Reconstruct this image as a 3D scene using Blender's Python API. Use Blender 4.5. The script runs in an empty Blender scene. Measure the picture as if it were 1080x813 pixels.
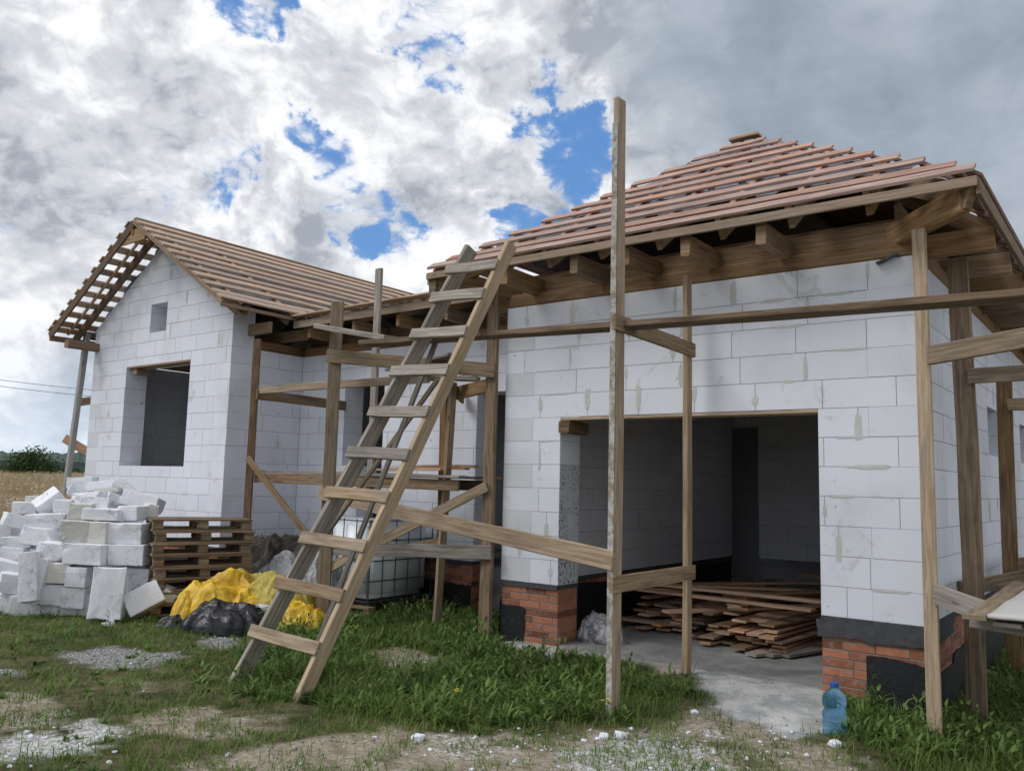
import bpy, bmesh, math, random
import numpy as np
from mathutils import Vector, Matrix, Euler, noise as mnoise
random.seed(7); rng = np.random.default_rng(7)
SC = bpy.context.scene; COL = SC.collection
R = math.radians
# ------------------------------------------------------------------ camera
CAM = Vector((1.515, -7.414, 1.739)); yaw, pit, rol = R(37.44), R(6.62), R(-1.437); FL = 890.0
f_ = Vector((-math.sin(yaw)*math.cos(pit), math.cos(yaw)*math.cos(pit), math.sin(pit)))
r_ = Vector((math.cos(yaw), math.sin(yaw), 0)); u_ = r_.cross(f_)
RX = r_*math.cos(rol) - u_*math.sin(rol); UX = RX.cross(f_)
def at(x, y, d):                       # a point seen at photo position x, y at the real distance d
    return CAM + (f_ + RX*((x-540)/FL) - UX*((y-406.5)/FL))*d
cd = bpy.data.cameras.new('camera'); cam = bpy.data.objects.new('camera', cd); COL.objects.link(cam)
m = Matrix((RX, UX, -f_)).transposed().to_4x4(); m.translation = CAM; cam.matrix_world = m
cd.sensor_width = 36; cd.lens = 36*FL/1080; cd.clip_end = 6000; cd.clip_start = .05
SC.camera = cam
# ------------------------------------------------------------------ materials
class NT:
    def __init__(s, t): s.t = t; s.n = t.nodes; s.l = t.links
    def new(s, ty, **kw):
        n = s.n.new(ty)
        for k, v in kw.items():
            if k in n.inputs.keys(): s.put(n.inputs[k], v)
            else: setattr(n, k, v)
        return n
    def put(s, i, v):
        if isinstance(v, bpy.types.NodeSocket): s.l.new(v, i)
        else:
            if isinstance(v, (tuple, list)) and len(v) == 3 and i.type == 'RGBA': v = (*v, 1)
            i.default_value = v
    def math(s, op, a, b=0., c=0.):
        n = s.n.new('ShaderNodeMath'); n.operation = op
        for i, v in enumerate((a, b, c)): s.put(n.inputs[i], v)
        return n.outputs[0]
    def mix(s, f, a, b, mode='MIX'):
        n = s.n.new('ShaderNodeMix'); n.data_type = 'RGBA'; n.blend_type = mode
        s.put(n.inputs[0], f); s.put(n.inputs[6], a); s.put(n.inputs[7], b); return n.outputs[2]
    def rng(s, v, a, b, c=0., d=1., smooth=True):
        n = s.n.new('ShaderNodeMapRange'); n.interpolation_type = 'SMOOTHSTEP' if smooth else 'LINEAR'
        for i, q in enumerate((v, a, b, c, d)): s.put(n.inputs[i], q)
        return n.outputs[0]
    def noise(s, vec, scale, detail=4., rough=.55, dist=0.):
        n = s.n.new('ShaderNodeTexNoise'); s.put(n.inputs['Vector'], vec)
        n.inputs['Scale'].default_value = scale; n.inputs['Detail'].default_value = detail
        n.inputs['Roughness'].default_value = rough; n.inputs['Distortion'].default_value = dist
        return n.outputs[0]
    def vmul(s, v, k):
        n = s.n.new('ShaderNodeVectorMath'); n.operation = 'MULTIPLY'; s.put(n.inputs[0], v); n.inputs[1].default_value = k
        return n.outputs[0]
def mat(name, rough=.8, spec=.3):
    m = bpy.data.materials.new(name); m.use_nodes = True; t = NT(m.node_tree)
    b = m.node_tree.nodes['Principled BSDF']; b.inputs['Roughness'].default_value = rough
    b.inputs['Specular IOR Level'].default_value = spec
    return m, t, b
def bump(t, b, h, strength=.3, dist=.01):
    n = t.new('ShaderNodeBump'); n.inputs['Strength'].default_value = strength; n.inputs['Distance'].default_value = dist
    t.put(n.inputs['Height'], h); t.put(b.inputs['Normal'], n.outputs[0])
def wood(name, c1, c2, dark=(.10, .075, .05), stain=.35, rough=.82):
    m, t, b = mat(name, rough, .2)
    uv = t.new('ShaderNodeUVMap').outputs[0]
    oi = t.new('ShaderNodeObjectInfo').outputs['Random']
    g = t.noise(t.vmul(uv, (1.3, 26, 1)), 1.6, 6, .65, .6)
    g2 = t.noise(t.vmul(uv, (2.5, 90, 1)), 1.5, 3, .6, .3)
    st = t.noise(t.vmul(uv, (.9, 3.5, 1)), 2.2, 5, .6, .2)
    c = t.mix(t.rng(g, .36, .66), c1, c2)
    c = t.mix(t.math('MULTIPLY', t.rng(g2, .54, .74), .25), c, dark)
    c = t.mix(t.math('MULTIPLY', t.rng(st, .5, .75), stain), c, dark)
    vo = t.new('ShaderNodeTexVoronoi'); t.put(vo.inputs['Vector'], t.vmul(uv, (1.4, 7, 1))); vo.inputs['Scale'].default_value = 1.0
    sc_ = t.new('ShaderNodeSeparateColor'); t.put(sc_.inputs[0], vo.outputs['Color'])
    kn = t.math('MULTIPLY', t.rng(vo.outputs['Distance'], .085, .03), t.rng(sc_.outputs[0], .38, .43))
    c = t.mix(t.math('MULTIPLY', kn, .8), c, (.06, .038, .025))
    g3 = t.noise(t.vmul(uv, (.6, 60, 1)), 1.1, 4, .7, .2); c = t.mix(t.math('MULTIPLY', t.rng(g3, .62, .7), .35), c, tuple(x*.6 for x in dark))
    wz = t.noise(t.vmul(uv, (.5, 1.2, 1)), 1.7, 4, .6, .4); c = t.mix(t.math('MULTIPLY', t.rng(wz, .48, .72), .25), c, (.27, .255, .235))
    hs = t.new('ShaderNodeHueSaturation'); t.put(hs.inputs['Color'], c)
    t.put(hs.inputs['Value'], t.rng(oi, 0, 1, .72, 1.18, False)); t.put(hs.inputs['Saturation'], t.rng(t.math('FRACT', t.math('MULTIPLY', oi, 7.3)), 0, 1, .8, 1.15, False))
    t.put(b.inputs['Base Color'], hs.outputs[0])
    bump(t, b, t.math('ADD', g, t.math('MULTIPLY', g2, .6)), .35, .003)
    return m
M = {}
M['post'] = wood('weathered_wood', (.23, .165, .105), (.41, .31, .205), dark=(.07, .05, .035), stain=.45)
M['post_gold'] = wood('newer_wood', (.32, .225, .13), (.50, .37, .24), dark=(.09, .06, .035), stain=.4)
M['post_dark'] = wood('stained_wood', (.15, .095, .055), (.31, .21, .12), dark=(.04, .028, .02), stain=.6)
M['grey'] = wood('grey_wood', (.19, .17, .145), (.38, .34, .29), dark=(.06, .055, .045))
M['batten'] = wood('treated_batten_wood', (.34, .20, .16), (.56, .39, .325), dark=(.15, .085, .065), stain=.45)
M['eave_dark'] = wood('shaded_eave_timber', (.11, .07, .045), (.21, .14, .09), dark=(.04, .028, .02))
M['edge_board'] = wood('edge_board_wood', (.25, .17, .11), (.36, .26, .175), stain=.35)
M['batten_tan'] = wood('tan_batten_wood', (.42, .295, .215), (.63, .48, .37), dark=(.19, .125, .09), stain=.25)
M['beam'] = wood('roof_timber', (.23, .145, .08), (.38, .25, .145), dark=(.07, .045, .03), stain=.5)
M['loose'] = wood('rusty_board_wood', (.44, .25, .145), (.68, .44, .28), dark=(.2, .09, .05), stain=.35)
M['pallet'] = wood('pallet_wood', (.17, .12, .08), (.34, .25, .165), stain=.5)
# aerated concrete
def concrete_block(name, c, vary=.5):
    m, t, b = mat(name, .92, .15)
    co = t.new('ShaderNodeTexCoord').outputs['Object']
    at_ = t.new('ShaderNodeAttribute', attribute_name='tone')
    n1 = t.noise(co, 1.3, 5, .6); n2 = t.noise(co, 60, 3, .6); n3 = t.noise(co, 7, 5, .65)
    k = t.new('ShaderNodeMapRange'); 
    col = t.mix(t.rng(at_.outputs['Fac'], 0, 1, 0, vary, False), c, tuple(x*y for x, y in zip(c, (.86, .87, .88))))
    col = t.mix(t.math('MULTIPLY', t.rng(n1, .48, .75), .35), col, (.5, .5, .49))
    col = t.mix(t.math('MULTIPLY', t.rng(n3, .6, .78), .3), col, (.46, .45, .42))
    col = t.mix(t.math('MULTIPLY', t.rng(n2, .62, .75), .25), col, (.4, .4, .4))
    n5 = t.noise(co, 2.6, 6, .7, 1.2); col = t.mix(t.math('MULTIPLY', t.rng(n5, .60, .66), .45), col, (.5, .5, .47))
    n6 = t.noise(co, 11, 3, .5); col = t.mix(t.math('MULTIPLY', t.rng(n6, .72, .76), .8), col, (.3, .3, .3))
    t.put(b.inputs['Base Color'], col)
    bump(t, b, t.math('ADD', t.math('MULTIPLY', n2, .5), n3), .3, .004)
    return m
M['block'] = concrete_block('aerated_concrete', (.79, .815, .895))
def old_face(m):                      # cracks, pits and grime on blocks that lie about
    t = NT(m.node_tree); b = m.node_tree.nodes['Principled BSDF']; src = b.inputs['Base Color'].links[0].from_socket; co = t.new('ShaderNodeTexCoord').outputs['Object']
    oi = t.new('ShaderNodeObjectInfo').outputs['Random']; ofs = t.new('ShaderNodeVectorMath', operation='ADD'); cx = t.new('ShaderNodeCombineXYZ')
    for i in range(3): t.put(cx.inputs[i], t.math('MULTIPLY', oi, 37.+i*11))
    t.put(ofs.inputs[0], co); t.put(ofs.inputs[1], cx.outputs[0]); v = ofs.outputs[0]
    g = t.noise(v, 3.2, 8, .72, .8); c = t.mix(t.math('MULTIPLY', t.rng(g, .54, .68), .38), src, (.40, .40, .385))
    cr = t.math('ABSOLUTE', t.math('SUBTRACT', t.noise(v, 2.6, 6, .65, 1.4), .5)); ck = t.math('MULTIPLY', t.rng(cr, .006, .001), t.rng(t.noise(v, 1.9, 2), .5, .58))
    c = t.mix(t.math('MULTIPLY', ck, .85), c, (.12, .12, .12)); sp = t.noise(v, 45, 4, .7); c = t.mix(t.math('MULTIPLY', t.math('MULTIPLY', t.rng(sp, .6, .66), t.rng(g, .45, .6)), .7), c, (.16, .16, .155))
    t.put(b.inputs['Base Color'], c); bump(t, b, t.math('SUBTRACT', t.math('ADD', t.math('MULTIPLY', g, 1.2), t.math('MULTIPLY', sp, .6)), ck), .6, .012); return m
M['loose_block'] = old_face(concrete_block('loose_aerated_concrete', (.83, .845, .895)))
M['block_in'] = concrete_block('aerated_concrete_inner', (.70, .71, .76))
M['block_old'] = concrete_block('aerated_concrete_yellowed', (.73, .715, .66), 1.); old_face(M['block_old'])
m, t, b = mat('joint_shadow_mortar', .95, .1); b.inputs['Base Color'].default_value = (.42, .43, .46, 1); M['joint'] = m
m, t, b = mat('glue_smear', .9, .1)
co = t.new('ShaderNodeTexCoord').outputs['Object']
t.put(b.inputs['Base Color'], t.mix(t.noise(co, 14, 4), (.50, .50, .485), (.66, .66, .65))); bump(t, b, t.noise(co, 40, 3), .4, .004); M['glue'] = m
# speckled, glued reveal
m, t, b = mat('dotted_adhesive', .9, .1)
co = t.new('ShaderNodeTexCoord').outputs['Object']
sp = t.noise(co, 34, 3, .6, .4)
t.put(b.inputs['Base Color'], t.mix(t.math('MULTIPLY', t.rng(sp, .5, .6), t.rng(t.noise(co, 2.5, 3), .3, .6)), (.62, .63, .67), (.13, .13, .135))); M['dots'] = m
m, t, b = mat('red_brick', .9, .2)
co = t.new('ShaderNodeTexCoord').outputs['Object']; at_ = t.new('ShaderNodeAttribute', attribute_name='tone')
c = t.mix(at_.outputs['Fac'], (.17, .06, .038), (.45, .18, .105)); c = t.mix(t.math('MULTIPLY', t.rng(t.noise(co, 13, 6, .75), .48, .68), .6), c, (.36, .29, .26)); c = t.mix(t.math('MULTIPLY', t.rng(t.noise(co, 4, 5, .7), .55, .7), .5), c, (.08, .05, .045))
t.put(b.inputs['Base Color'], c); bump(t, b, t.noise(co, 50, 4), .5, .005); M['brick'] = m
m, t, b = mat('brick_mortar', .95, .1); b.inputs['Base Color'].default_value = (.25, .22, .2, 1); M['mortar'] = m
m, t, b = mat('black_bitumen', .55, .4)
co = t.new('ShaderNodeTexCoord').outputs['Object']
t.put(b.inputs['Base Color'], t.mix(t.rng(t.noise(co, 9, 5, .7), .55, .8), (.012, .013, .017), (.07, .07, .075))); bump(t, b, t.noise(co, 25, 4), .5, .01); M['bitumen'] = m
m, t, b = mat('roofing_felt', .85, .3)
co = t.new('ShaderNodeTexCoord').outputs['Object']
t.put(b.inputs['Base Color'], t.mix(t.noise(co, 12, 5, .7), (.025, .027, .033), (.11, .115, .125))); bump(t, b, t.noise(co, 20, 4), .6, .01); M['felt'] = m
m, t, b = mat('roof_membrane', .42, .5)
co = t.new('ShaderNodeTexCoord').outputs['Object']
t.put(b.inputs['Base Color'], t.mix(t.rng(t.noise(co, 3, 6, .65, .5), .4, .65), (.13, .135, .165), (.27, .285, .34))); bump(t, b, t.noise(co, 5, 5, .6, 1.), .8, .05); M['membrane'] = m
m, t, b = mat('floor_concrete', .85, .25)
co = t.new('ShaderNodeTexCoord').outputs['Object']
c = t.mix(t.rng(t.noise(co, 2.2, 6, .65, .3), .35, .65), (.20, .2, .2), (.34, .34, .335)); c = t.mix(t.math('MULTIPLY', t.rng(t.noise(co, 5, 6, .7), .58, .7), .5), c, (.32, .26, .19))
t.put(b.inputs['Base Color'], c); bump(t, b, t.noise(co, 20, 5), .3, .01); M['floor'] = m
M['pale_panel'] = wood('bleached_panel_wood', (.48, .47, .46), (.64, .63, .62), dark=(.22, .2, .18))
M['prop_grey'] = wood('pale_grey_wood', (.34, .33, .32), (.48, .47, .46), dark=(.15, .15, .14))
m, t, b = mat('dried_mortar_crust', .95, .1); co = t.new('ShaderNodeTexCoord').outputs['Object']
t.put(b.inputs['Base Color'], t.mix(t.rng(t.noise(co, 14, 6, .75), .4, .6), (.27, .235, .19), (.5, .49, .47))); bump(t, b, t.noise(co, 40, 4), .6, .006); M['crust'] = m
def plastic(name, c1, c2, rough, sc=4., bs=.8, bd=.04, spec=.5):
    m, t, b = mat(name, rough, spec); co = t.new('ShaderNodeTexCoord').outputs['Object']
    n = t.noise(co, sc, 5, .65, .8); t.put(b.inputs['Base Color'], t.mix(t.rng(n, .35, .65), c1, c2))
    vo = t.new('ShaderNodeTexVoronoi'); t.put(vo.inputs['Vector'], co); vo.inputs['Scale'].default_value = sc*3
    bump(t, b, t.math('ADD', t.noise(co, sc*2.5, 6, .7, 1.5), t.math('MULTIPLY', vo.outputs['Distance'], .5)), bs, bd); M[name] = m
    return m, t, b
plastic('yellow_plastic', (.52, .30, .008), (.78, .52, .03), .38, 5., .5, .02)
plastic('yellow_woven', (.45, .36, .06), (.58, .47, .12), .6)
plastic('black_plastic', (.006, .006, .009), (.02, .021, .028), .16, 7., .35, .02)
plastic('clear_film', (.32, .33, .35), (.5, .51, .53), .25)
plastic('silver_film', (.05, .05, .06), (.45, .46, .5), .15, 8., .6, .02)
plastic('debris', (.03, .028, .026), (.1, .085, .07), .8)
plastic('tank_plastic', (.76, .82, .88), (.82, .88, .93), .35, 2., .1)
plastic('tray_lining', (.55, .57, .6), (.72, .74, .77), .4, 3., .4)
plastic('dark_metal', (.03, .035, .045), (.07, .075, .09), .5, 6., .1, .01)
plastic('cable_black', (.02, .02, .022), (.03, .03, .032), .6)
m, t, b = plastic('bottle_plastic', (.30, .62, .95), (.38, .70, .97), .08, 5., .05, .01)
b.inputs['Transmission Weight'].default_value = .9; b.inputs['IOR'].default_value = 1.12
plastic('bottle_cap', (.02, .08, .35), (.03, .1, .4), .4, 5., .05, .01)
def leafmat(name, c1, c2, c3):
    m, t, b = mat(name, .6, .25)
    a = t.new('ShaderNodeAttribute', attribute_name='tone').outputs['Fac']
    co = t.new('ShaderNodeTexCoord').outputs['Object']
    c = t.mix(t.rng(a, 0, .8), c1, c2); c = t.mix(t.rng(a, .88, 1.), c, c3)
    c = t.mix(t.math('MULTIPLY', t.rng(t.noise(co, .9, 3), .35, .7), .35), c, tuple(x*1.35 for x in c2))
    t.put(b.inputs['Base Color'], c)
    b.inputs['Subsurface Weight'].default_value = 0
    tr = t.new('ShaderNodeBsdfTranslucent'); t.put(tr.inputs[0], c)
    mx = t.new('ShaderNodeMixShader'); mx.inputs[0].default_value = .3
    t.l.new(b.outputs[0], mx.inputs[1]); t.l.new(tr.outputs[0], mx.inputs[2])
    t.l.new(mx.outputs[0], t.n['Material Output'].inputs[0]); M[name] = m
leafmat('grass_blade', (.05, .10, .02), (.18, .26, .065), (.3, .24, .11))
leafmat('weed_leaf', (.04, .095, .025), (.15, .235, .06), (.12, .17, .05))
leafmat('dry_grass', (.32, .24, .13), (.52, .41, .25), (.7, .68, .6))
leafmat('meadow_green', (.06, .085, .022), (.13, .15, .045), (.3, .24, .12))
leafmat('bush_leaf', (.02, .045, .014), (.05, .085, .026), (.07, .1, .035))
# ------------------------------------------------------------------ mesh helpers
def link(name, me, parent=None, mats=()):
    o = bpy.data.objects.new(name, me); COL.objects.link(o)
    for q in mats: me.materials.append(M[q] if isinstance(q, str) else q)
    if parent is not None: o.parent = parent
    return o
def tag(o, label, cat, group=None, kind=None):
    o['label'] = label; o['category'] = cat
    if group: o['group'] = group
    if kind: o['kind'] = kind
    return o
def empty(name, loc, label, cat, group=None):
    o = bpy.data.objects.new(name, None); COL.objects.link(o); o.location = loc; o.empty_display_size = .2
    return tag(o, label, cat, group)
class MB:
    def __init__(s): s.v = []; s.f = []; s.uv = []; s.mi = []; s.tone = []
    def face(s, idx, uvs=None, mi=0, tone=.5):
        s.f.append(idx); s.uv.append(uvs or [(0, 0)]*len(idx)); s.mi.append(mi); s.tone.append(tone)
    def beam(s, p0, p1, a, b, side=None, mi=0, warp=.003, seg=4, uo=None, taper=None, ends=True):
        """timber from p0 to p1; a across `side`, b the other way; octagonal section with eased edges"""
        p0 = Vector(p0); p1 = Vector(p1); d = p1-p0; L = d.length; d.normalize()
        if side is None: side = Vector((0, 0, 1)).cross(d) if abs(d.z) < .95 else Vector((1, 0, 0))
        side = Vector(side); side = (side - d*side.dot(d)).normalized(); up = d.cross(side)
        c = min(a, b)*.12; ha, hb = a/2, b/2
        prof = [(-ha+c, -hb), (ha-c, -hb), (ha, -hb+c), (ha, hb-c), (ha-c, hb), (-ha+c, hb), (-ha, hb-c), (-ha, -hb+c)]
        per = [0]; 
        for i in range(8):
            q = prof[i]; w = prof[(i+1) % 8]; per.append(per[-1]+math.hypot(q[0]-w[0], q[1]-w[1]))
        uo = uo if uo is not None else random.uniform(0, 50); base = len(s.v)
        w1 = random.uniform(-1, 1)*warp*2; w2 = random.uniform(-1, 1)*warp*2
        for i in range(seg+1):
            t = i/seg; bow = math.sin(math.pi*t)
            ctr = p0 + d*(L*t) + side*(w1*bow) + up*(w2*bow)
            for (x, y) in prof:
                j = warp*.5
                k = 1 if taper is None else 1+(taper-1)*t
                s.v.append(ctr + side*(x*k+random.uniform(-j, j)) + up*(y*k+random.uniform(-j, j)) + d*(random.uniform(-1, 1)*.004 if i in (0, seg) else 0))
        tn = random.random()
        for i in range(seg):
            for k in range(8):
                a0 = base+i*8+k; a1 = base+i*8+(k+1) % 8; b0 = a0+8; b1 = a1+8
                u0 = uo+L*i/seg; u1 = uo+L*(i+1)/seg
                s.face([a0, a1, b1, b0], [(u0, uo+per[k]), (u0, uo+per[k+1]), (u1, uo+per[k+1]), (u1, uo+per[k])], mi, tn)
        if ends:
            s.face([base+k for k in range(7, -1, -1)], [(uo+prof[k][0]*.4, uo+prof[k][1]) for k in range(7, -1, -1)], mi, tn)
            e = base+seg*8; s.face([e+k for k in range(8)], [(uo+prof[k][0]*.4, uo+prof[k][1]) for k in range(8)], mi, tn)
        return s
    def box(s, lo, hi, mi=0, tone=.5, rot=None, org=None):
        base = len(s.v)
        for z in (lo[2], hi[2]):
            for y in (lo[1], hi[1]):
                for x in (lo[0], hi[0]):
                    p = Vector((x, y, z))
                    if rot is not None: p = rot @ p
                    if org is not None: p = p + Vector(org)
                    s.v.append(p)
        for q in ((0, 2, 3, 1), (4, 5, 7, 6), (0, 1, 5, 4), (2, 6, 7, 3), (0, 4, 6, 2), (1, 3, 7, 5)): s.face([base+k for k in q], None, mi, tone)
        return s
    def tube(s, pts, r, mi=0, n=8):
        base = len(s.v)
        for i, p in enumerate(pts):
            p = Vector(p); d = (Vector(pts[min(i+1, len(pts)-1)])-Vector(pts[max(i-1, 0)])).normalized()
            sd = d.orthogonal().normalized() if abs(d.z) > .9 else Vector((0, 0, 1)).cross(d).normalized(); up = d.cross(sd)
            for k in range(n): a = 2*math.pi*k/n; s.v.append(p+sd*(r*math.cos(a))+up*(r*math.sin(a)))
        for i in range(len(pts)-1):
            for k in range(n): s.face([base+i*n+k, base+i*n+(k+1) % n, base+(i+1)*n+(k+1) % n, base+(i+1)*n+k], None, mi)
        s.face([base+k for k in range(n-1, -1, -1)], None, mi); s.face([base+(len(pts)-1)*n+k for k in range(n)], None, mi)
        return s
    def build(s, name, mats, parent=None, smooth=False):
        if isinstance(mats, str): mats = [mats]
        me = bpy.data.meshes.new(name); org = Vector((0, 0, 0))
        me.from_pydata([tuple(v) for v in s.v], [], s.f)
        uvl = me.uv_layers.new(name='UVMap'); flat = [c for f in s.uv for q in f for c in q]; uvl.data.foreach_set('uv', flat)
        me.polygons.foreach_set('material_index', s.mi)
        at_ = me.attributes.new('tone', 'FLOAT', 'FACE'); at_.data.foreach_set('value', s.tone)
        if smooth: me.polygons.foreach_set('use_smooth', [True]*len(s.f))
        me.update(); return link(name, me, parent, mats)
def board(name, p0, p1, a, b, mt, parent=None, side=None, warp=.003, seg=4):
    """p0,p1 in world coordinates; parents sit unrotated, so shift by the parent's place"""
    o = Vector((0, 0, 0))
    q = parent
    while q is not None: o += q.location; q = q.parent
    return MB().beam(Vector(p0)-o, Vector(p1)-o, a, b, side, warp=warp, seg=seg).build(name, mt, parent)
# ------------------------------------------------------------------ terrain
POLY = dict(
 gravel=[[(-6.98,-3.38),(-6.95,-2.95),(-6.41,-2.56),(-6.07,-2.61),(-5.87,-3.06),(-6.22,-3.41)], [(-6.91,-2.03),(-6.61,-1.65),(-6.03,-2.05),(-6.35,-2.22)], [(-7.04,-4.03),(-6.69,-3.86),(-6.36,-4.01),(-6.57,-4.21)]],
 sand=[[(-5.56,-3.54),(-5.34,-3.32),(-5.07,-3.48),(-5.26,-3.66)], [(-5.97,-4.37),(-5.53,-4.13),(-4.95,-4.27),(-4.63,-4.47),(-4.79,-4.82)], [(-4.48,-4.0),(-4.56,-3.62),(-4.21,-3.4),(-3.84,-3.49),(-3.49,-3.42),(-3.49,-3.82),(-3.73,-4.09),(-4.0,-4.2)],
  [(-3.02,-4.63),(-3.34,-4.26),(-3.28,-3.82),(-3.12,-3.39),(-2.95,-3.02),(-2.49,-2.73),(-2.02,-2.48),(-1.72,-1.97),(-1.47,-1.58),(-1.52,-.9),(-.94,-1.09),(-.2,-1.32),(.28,-1.92),(0,-5),(-2,-6)],
  [(-4.91,-1.34),(-5.1,-.82),(-4.7,-.66),(-3.97,-1.05),(-3.8,-1.56),(-4.08,-1.82)]],
 ramp=[[(-4.4,.5),(-3.62,.5),(-2.38,.5),(-.75,.5),(-.3,-.83),(-.69,-1.21),(-1.43,-.93),(-1.94,-.36),(-2.85,-.2),(-3.6,-.38),(-4.1,-.2)]],
 powder=[[(-4.66,-4.88),(-4.52,-4.52),(-4.65,-4.33),(-4.42,-4.28),(-4.0,-4.2),(-3.97,-4.44),(-3.89,-4.75),(-4.16,-5.07)], [(-1.58,-2.68),(-1.64,-2.34),(-1.36,-1.79),(-.92,-1.83),(-.45,-2.36),(-1.29,-3.11)]],
 lush=[[(-5.8,-2.21),(-7.75,.34),(-7.83,1.66),(-5.7,1.32),(-4.0,-.3),(-2.95,-.35),(-1.75,-.85),(-1.6,-1.4),(-2.13,-2.34),(-2.85,-2.84),(-3.64,-3.05),(-4.53,-3.1)], [(-.7,-.05),(0,-.05),(.1,6),(4,6),(4,-2),(-.05,-1.5),(-.3,-.8)], [(-9.4,1.3),(-7,1.3),(-4.3,1.3),(-4.3,-.2),(-6.2,-.3)]])
def inpoly(X, Y, poly):
    c = np.zeros(X.shape, bool); n = len(poly); j = n-1
    for i in range(n):
        xi, yi = poly[i]; xj, yj = poly[j]
        if yi != yj:
            c ^= ((yi > Y) != (yj > Y)) & (X < (xj-xi)*(Y-yi)/(yj-yi)+xi)
        j = i
    return c
def vnoise(X, Y, s, seed=0):
    """cheap smooth value noise in numpy"""
    x = X*s+seed*17.3; y = Y*s+seed*7.7; xi = np.floor(x).astype(np.int64); yi = np.floor(y).astype(np.int64); fx = x-xi; fy = y-yi
    fx = fx*fx*(3-2*fx); fy = fy*fy*(3-2*fy)
    def h(a, b):
        n = (a*374761393+b*668265263+seed*1013904223) & 0x7fffffff; n = (n ^ (n >> 13))*1274126177 & 0x7fffffff; return ((n ^ (n >> 16)) & 0xffff)/65535.
    return (h(xi, yi)*(1-fx)+h(xi+1, yi)*fx)*(1-fy)+(h(xi, yi+1)*(1-fx)+h(xi+1, yi+1)*fx)*fy
def fbm(X, Y, s, seed=0, o=4):
    a = 0; w = .5
    for k in range(o): a = a+w*vnoise(X, Y, s*2**k, seed+k); w *= .5
    return a/(1-.5**o)
def sm(x, a, b): t = np.clip((x-a)/(b-a), 0, 1); return t*t*(3-2*t)
def mask(kind, X, Y, wob=.22):
    out = np.zeros(X.shape)
    for k, (dx, dy) in enumerate(((0, 0), (.05, .02), (-.04, .04), (.02, -.05), (-.05, -.03))):
        U = X+dx+wob*((fbm(X, Y, 2.6, 3)-.5)*2+(fbm(X, Y, 11., 4)-.5)); V = Y+dy+wob*((fbm(X, Y, 2.6, 9)-.5)*2+(fbm(X, Y, 11., 8)-.5))
        a = np.zeros(X.shape, bool)
        for p in POLY[kind]: a |= inpoly(U, V, p)
        out += a/5
    return out
def height(X, Y):
    X = np.asarray(X, float); Y = np.asarray(Y, float)
    r = np.hypot(X+4, Y+1)
    z = .9*sm(r, 17, 50) + .05*(fbm(X, Y, .7, 1)-.5)*(r < 60) + .035*(fbm(X, Y, 4., 5)-.5)*(r < 25)
    rp = sm(Y, -1.3, -.1)*sm(X, -4.6, -3.9)*(1-sm(X, -.95, -.3))
    z = z*(1-.7*rp) + .085*rp
    z = z - .16*sm(X, -.4, .6)*(1-sm(r, 17, 30))
    inside = (X > -13.6) & (X < -.1) & (Y > .3) & (Y < 12) & ~((X > -9.4) & (X < -4.3) & (Y < 1.3))
    return np.where(inside, z*.3-.12, z)
def axis(a, b, step, far):
    fine = list(np.arange(a, b+1e-6, step)); lo = []; hi = []; s = step; v = a
    while v > -far: s *= 1.22; v -= s; lo.append(v)
    s = step; v = b
    while v < far: s *= 1.22; v += s; hi.append(v)
    return np.array(lo[::-1]+fine+hi)
xs = axis(-12.5, 2.2, .055, 4000); ys = axis(-5.6, 1.4, .055, 4000)
GX, GY = np.meshgrid(xs, ys); GZ = height(GX, GY); nx, ny = len(xs), len(ys)
me = bpy.data.meshes.new('ground'); V = np.stack([GX, GY, GZ], -1).reshape(-1, 3)
I = np.arange(nx*ny).reshape(ny, nx); F = np.stack([I[:-1, :-1], I[:-1, 1:], I[1:, 1:], I[1:, :-1]], -1).reshape(-1, 4)
me.vertices.add(len(V)); me.vertices.foreach_set('co', V.ravel()); me.loops.add(F.size); me.loops.foreach_set('vertex_index', F.ravel())
me.polygons.add(len(F)); me.polygons.foreach_set('loop_start', np.arange(0, F.size, 4)); me.polygons.foreach_set('use_smooth', np.ones(len(F), bool))
me.update(calc_edges=True)
for kn in ('gravel', 'sand', 'ramp', 'powder', 'lush'):
    a = me.attributes.new(kn, 'FLOAT', 'POINT'); a.data.foreach_set('value', mask(kn, GX, GY).ravel().astype(np.float32))
m, t, b = mat('soil_and_sand', .95, .1)
co = t.new('ShaderNodeTexCoord').outputs['Object']
A = lambda k: t.new('ShaderNodeAttribute', attribute_name=k).outputs['Fac']
n1 = t.noise(co, 3.2, 7, .68); n2 = t.noise(co, 22, 6, .7); n3 = t.noise(co, 90, 3, .7); n4 = t.noise(co, 1.1, 5, .6)
c = t.mix(t.rng(n1, .35, .65), (.055, .06, .025), (.17, .145, .085))
sand = t.mix(t.rng(n2, .3, .7), (.25, .21, .16), (.47, .415, .335)); sand = t.mix(t.rng(n1, .5, .68), sand, (.17, .13, .085))
c = t.mix(A('sand'), c, sand)
grav = t.mix(t.rng(n3, .4, .62), (.12, .12, .12), (.48, .48, .47)); c = t.mix(A('gravel'), c, grav)
ramp = t.mix(t.rng(n1, .38, .62), (.36, .37, .38), (.64, .64, .63)); ramp = t.mix(t.math('MULTIPLY', t.rng(n4, .5, .6), .6), ramp, (.36, .28, .19)); c = t.mix(A('ramp'), c, ramp)
pw = t.mix(t.rng(n2, .4, .62), (.38, .37, .34), (.72, .73, .74)); c = t.mix(t.math('MULTIPLY', A('powder'), t.rng(n1, .36, .52)), c, pw)
c = t.mix(t.math('MULTIPLY', t.math('MULTIPLY', A('sand'), t.rng(n4, .52, .62)), t.rng(n2, .45, .6)), c, (.6, .6, .58))
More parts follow.
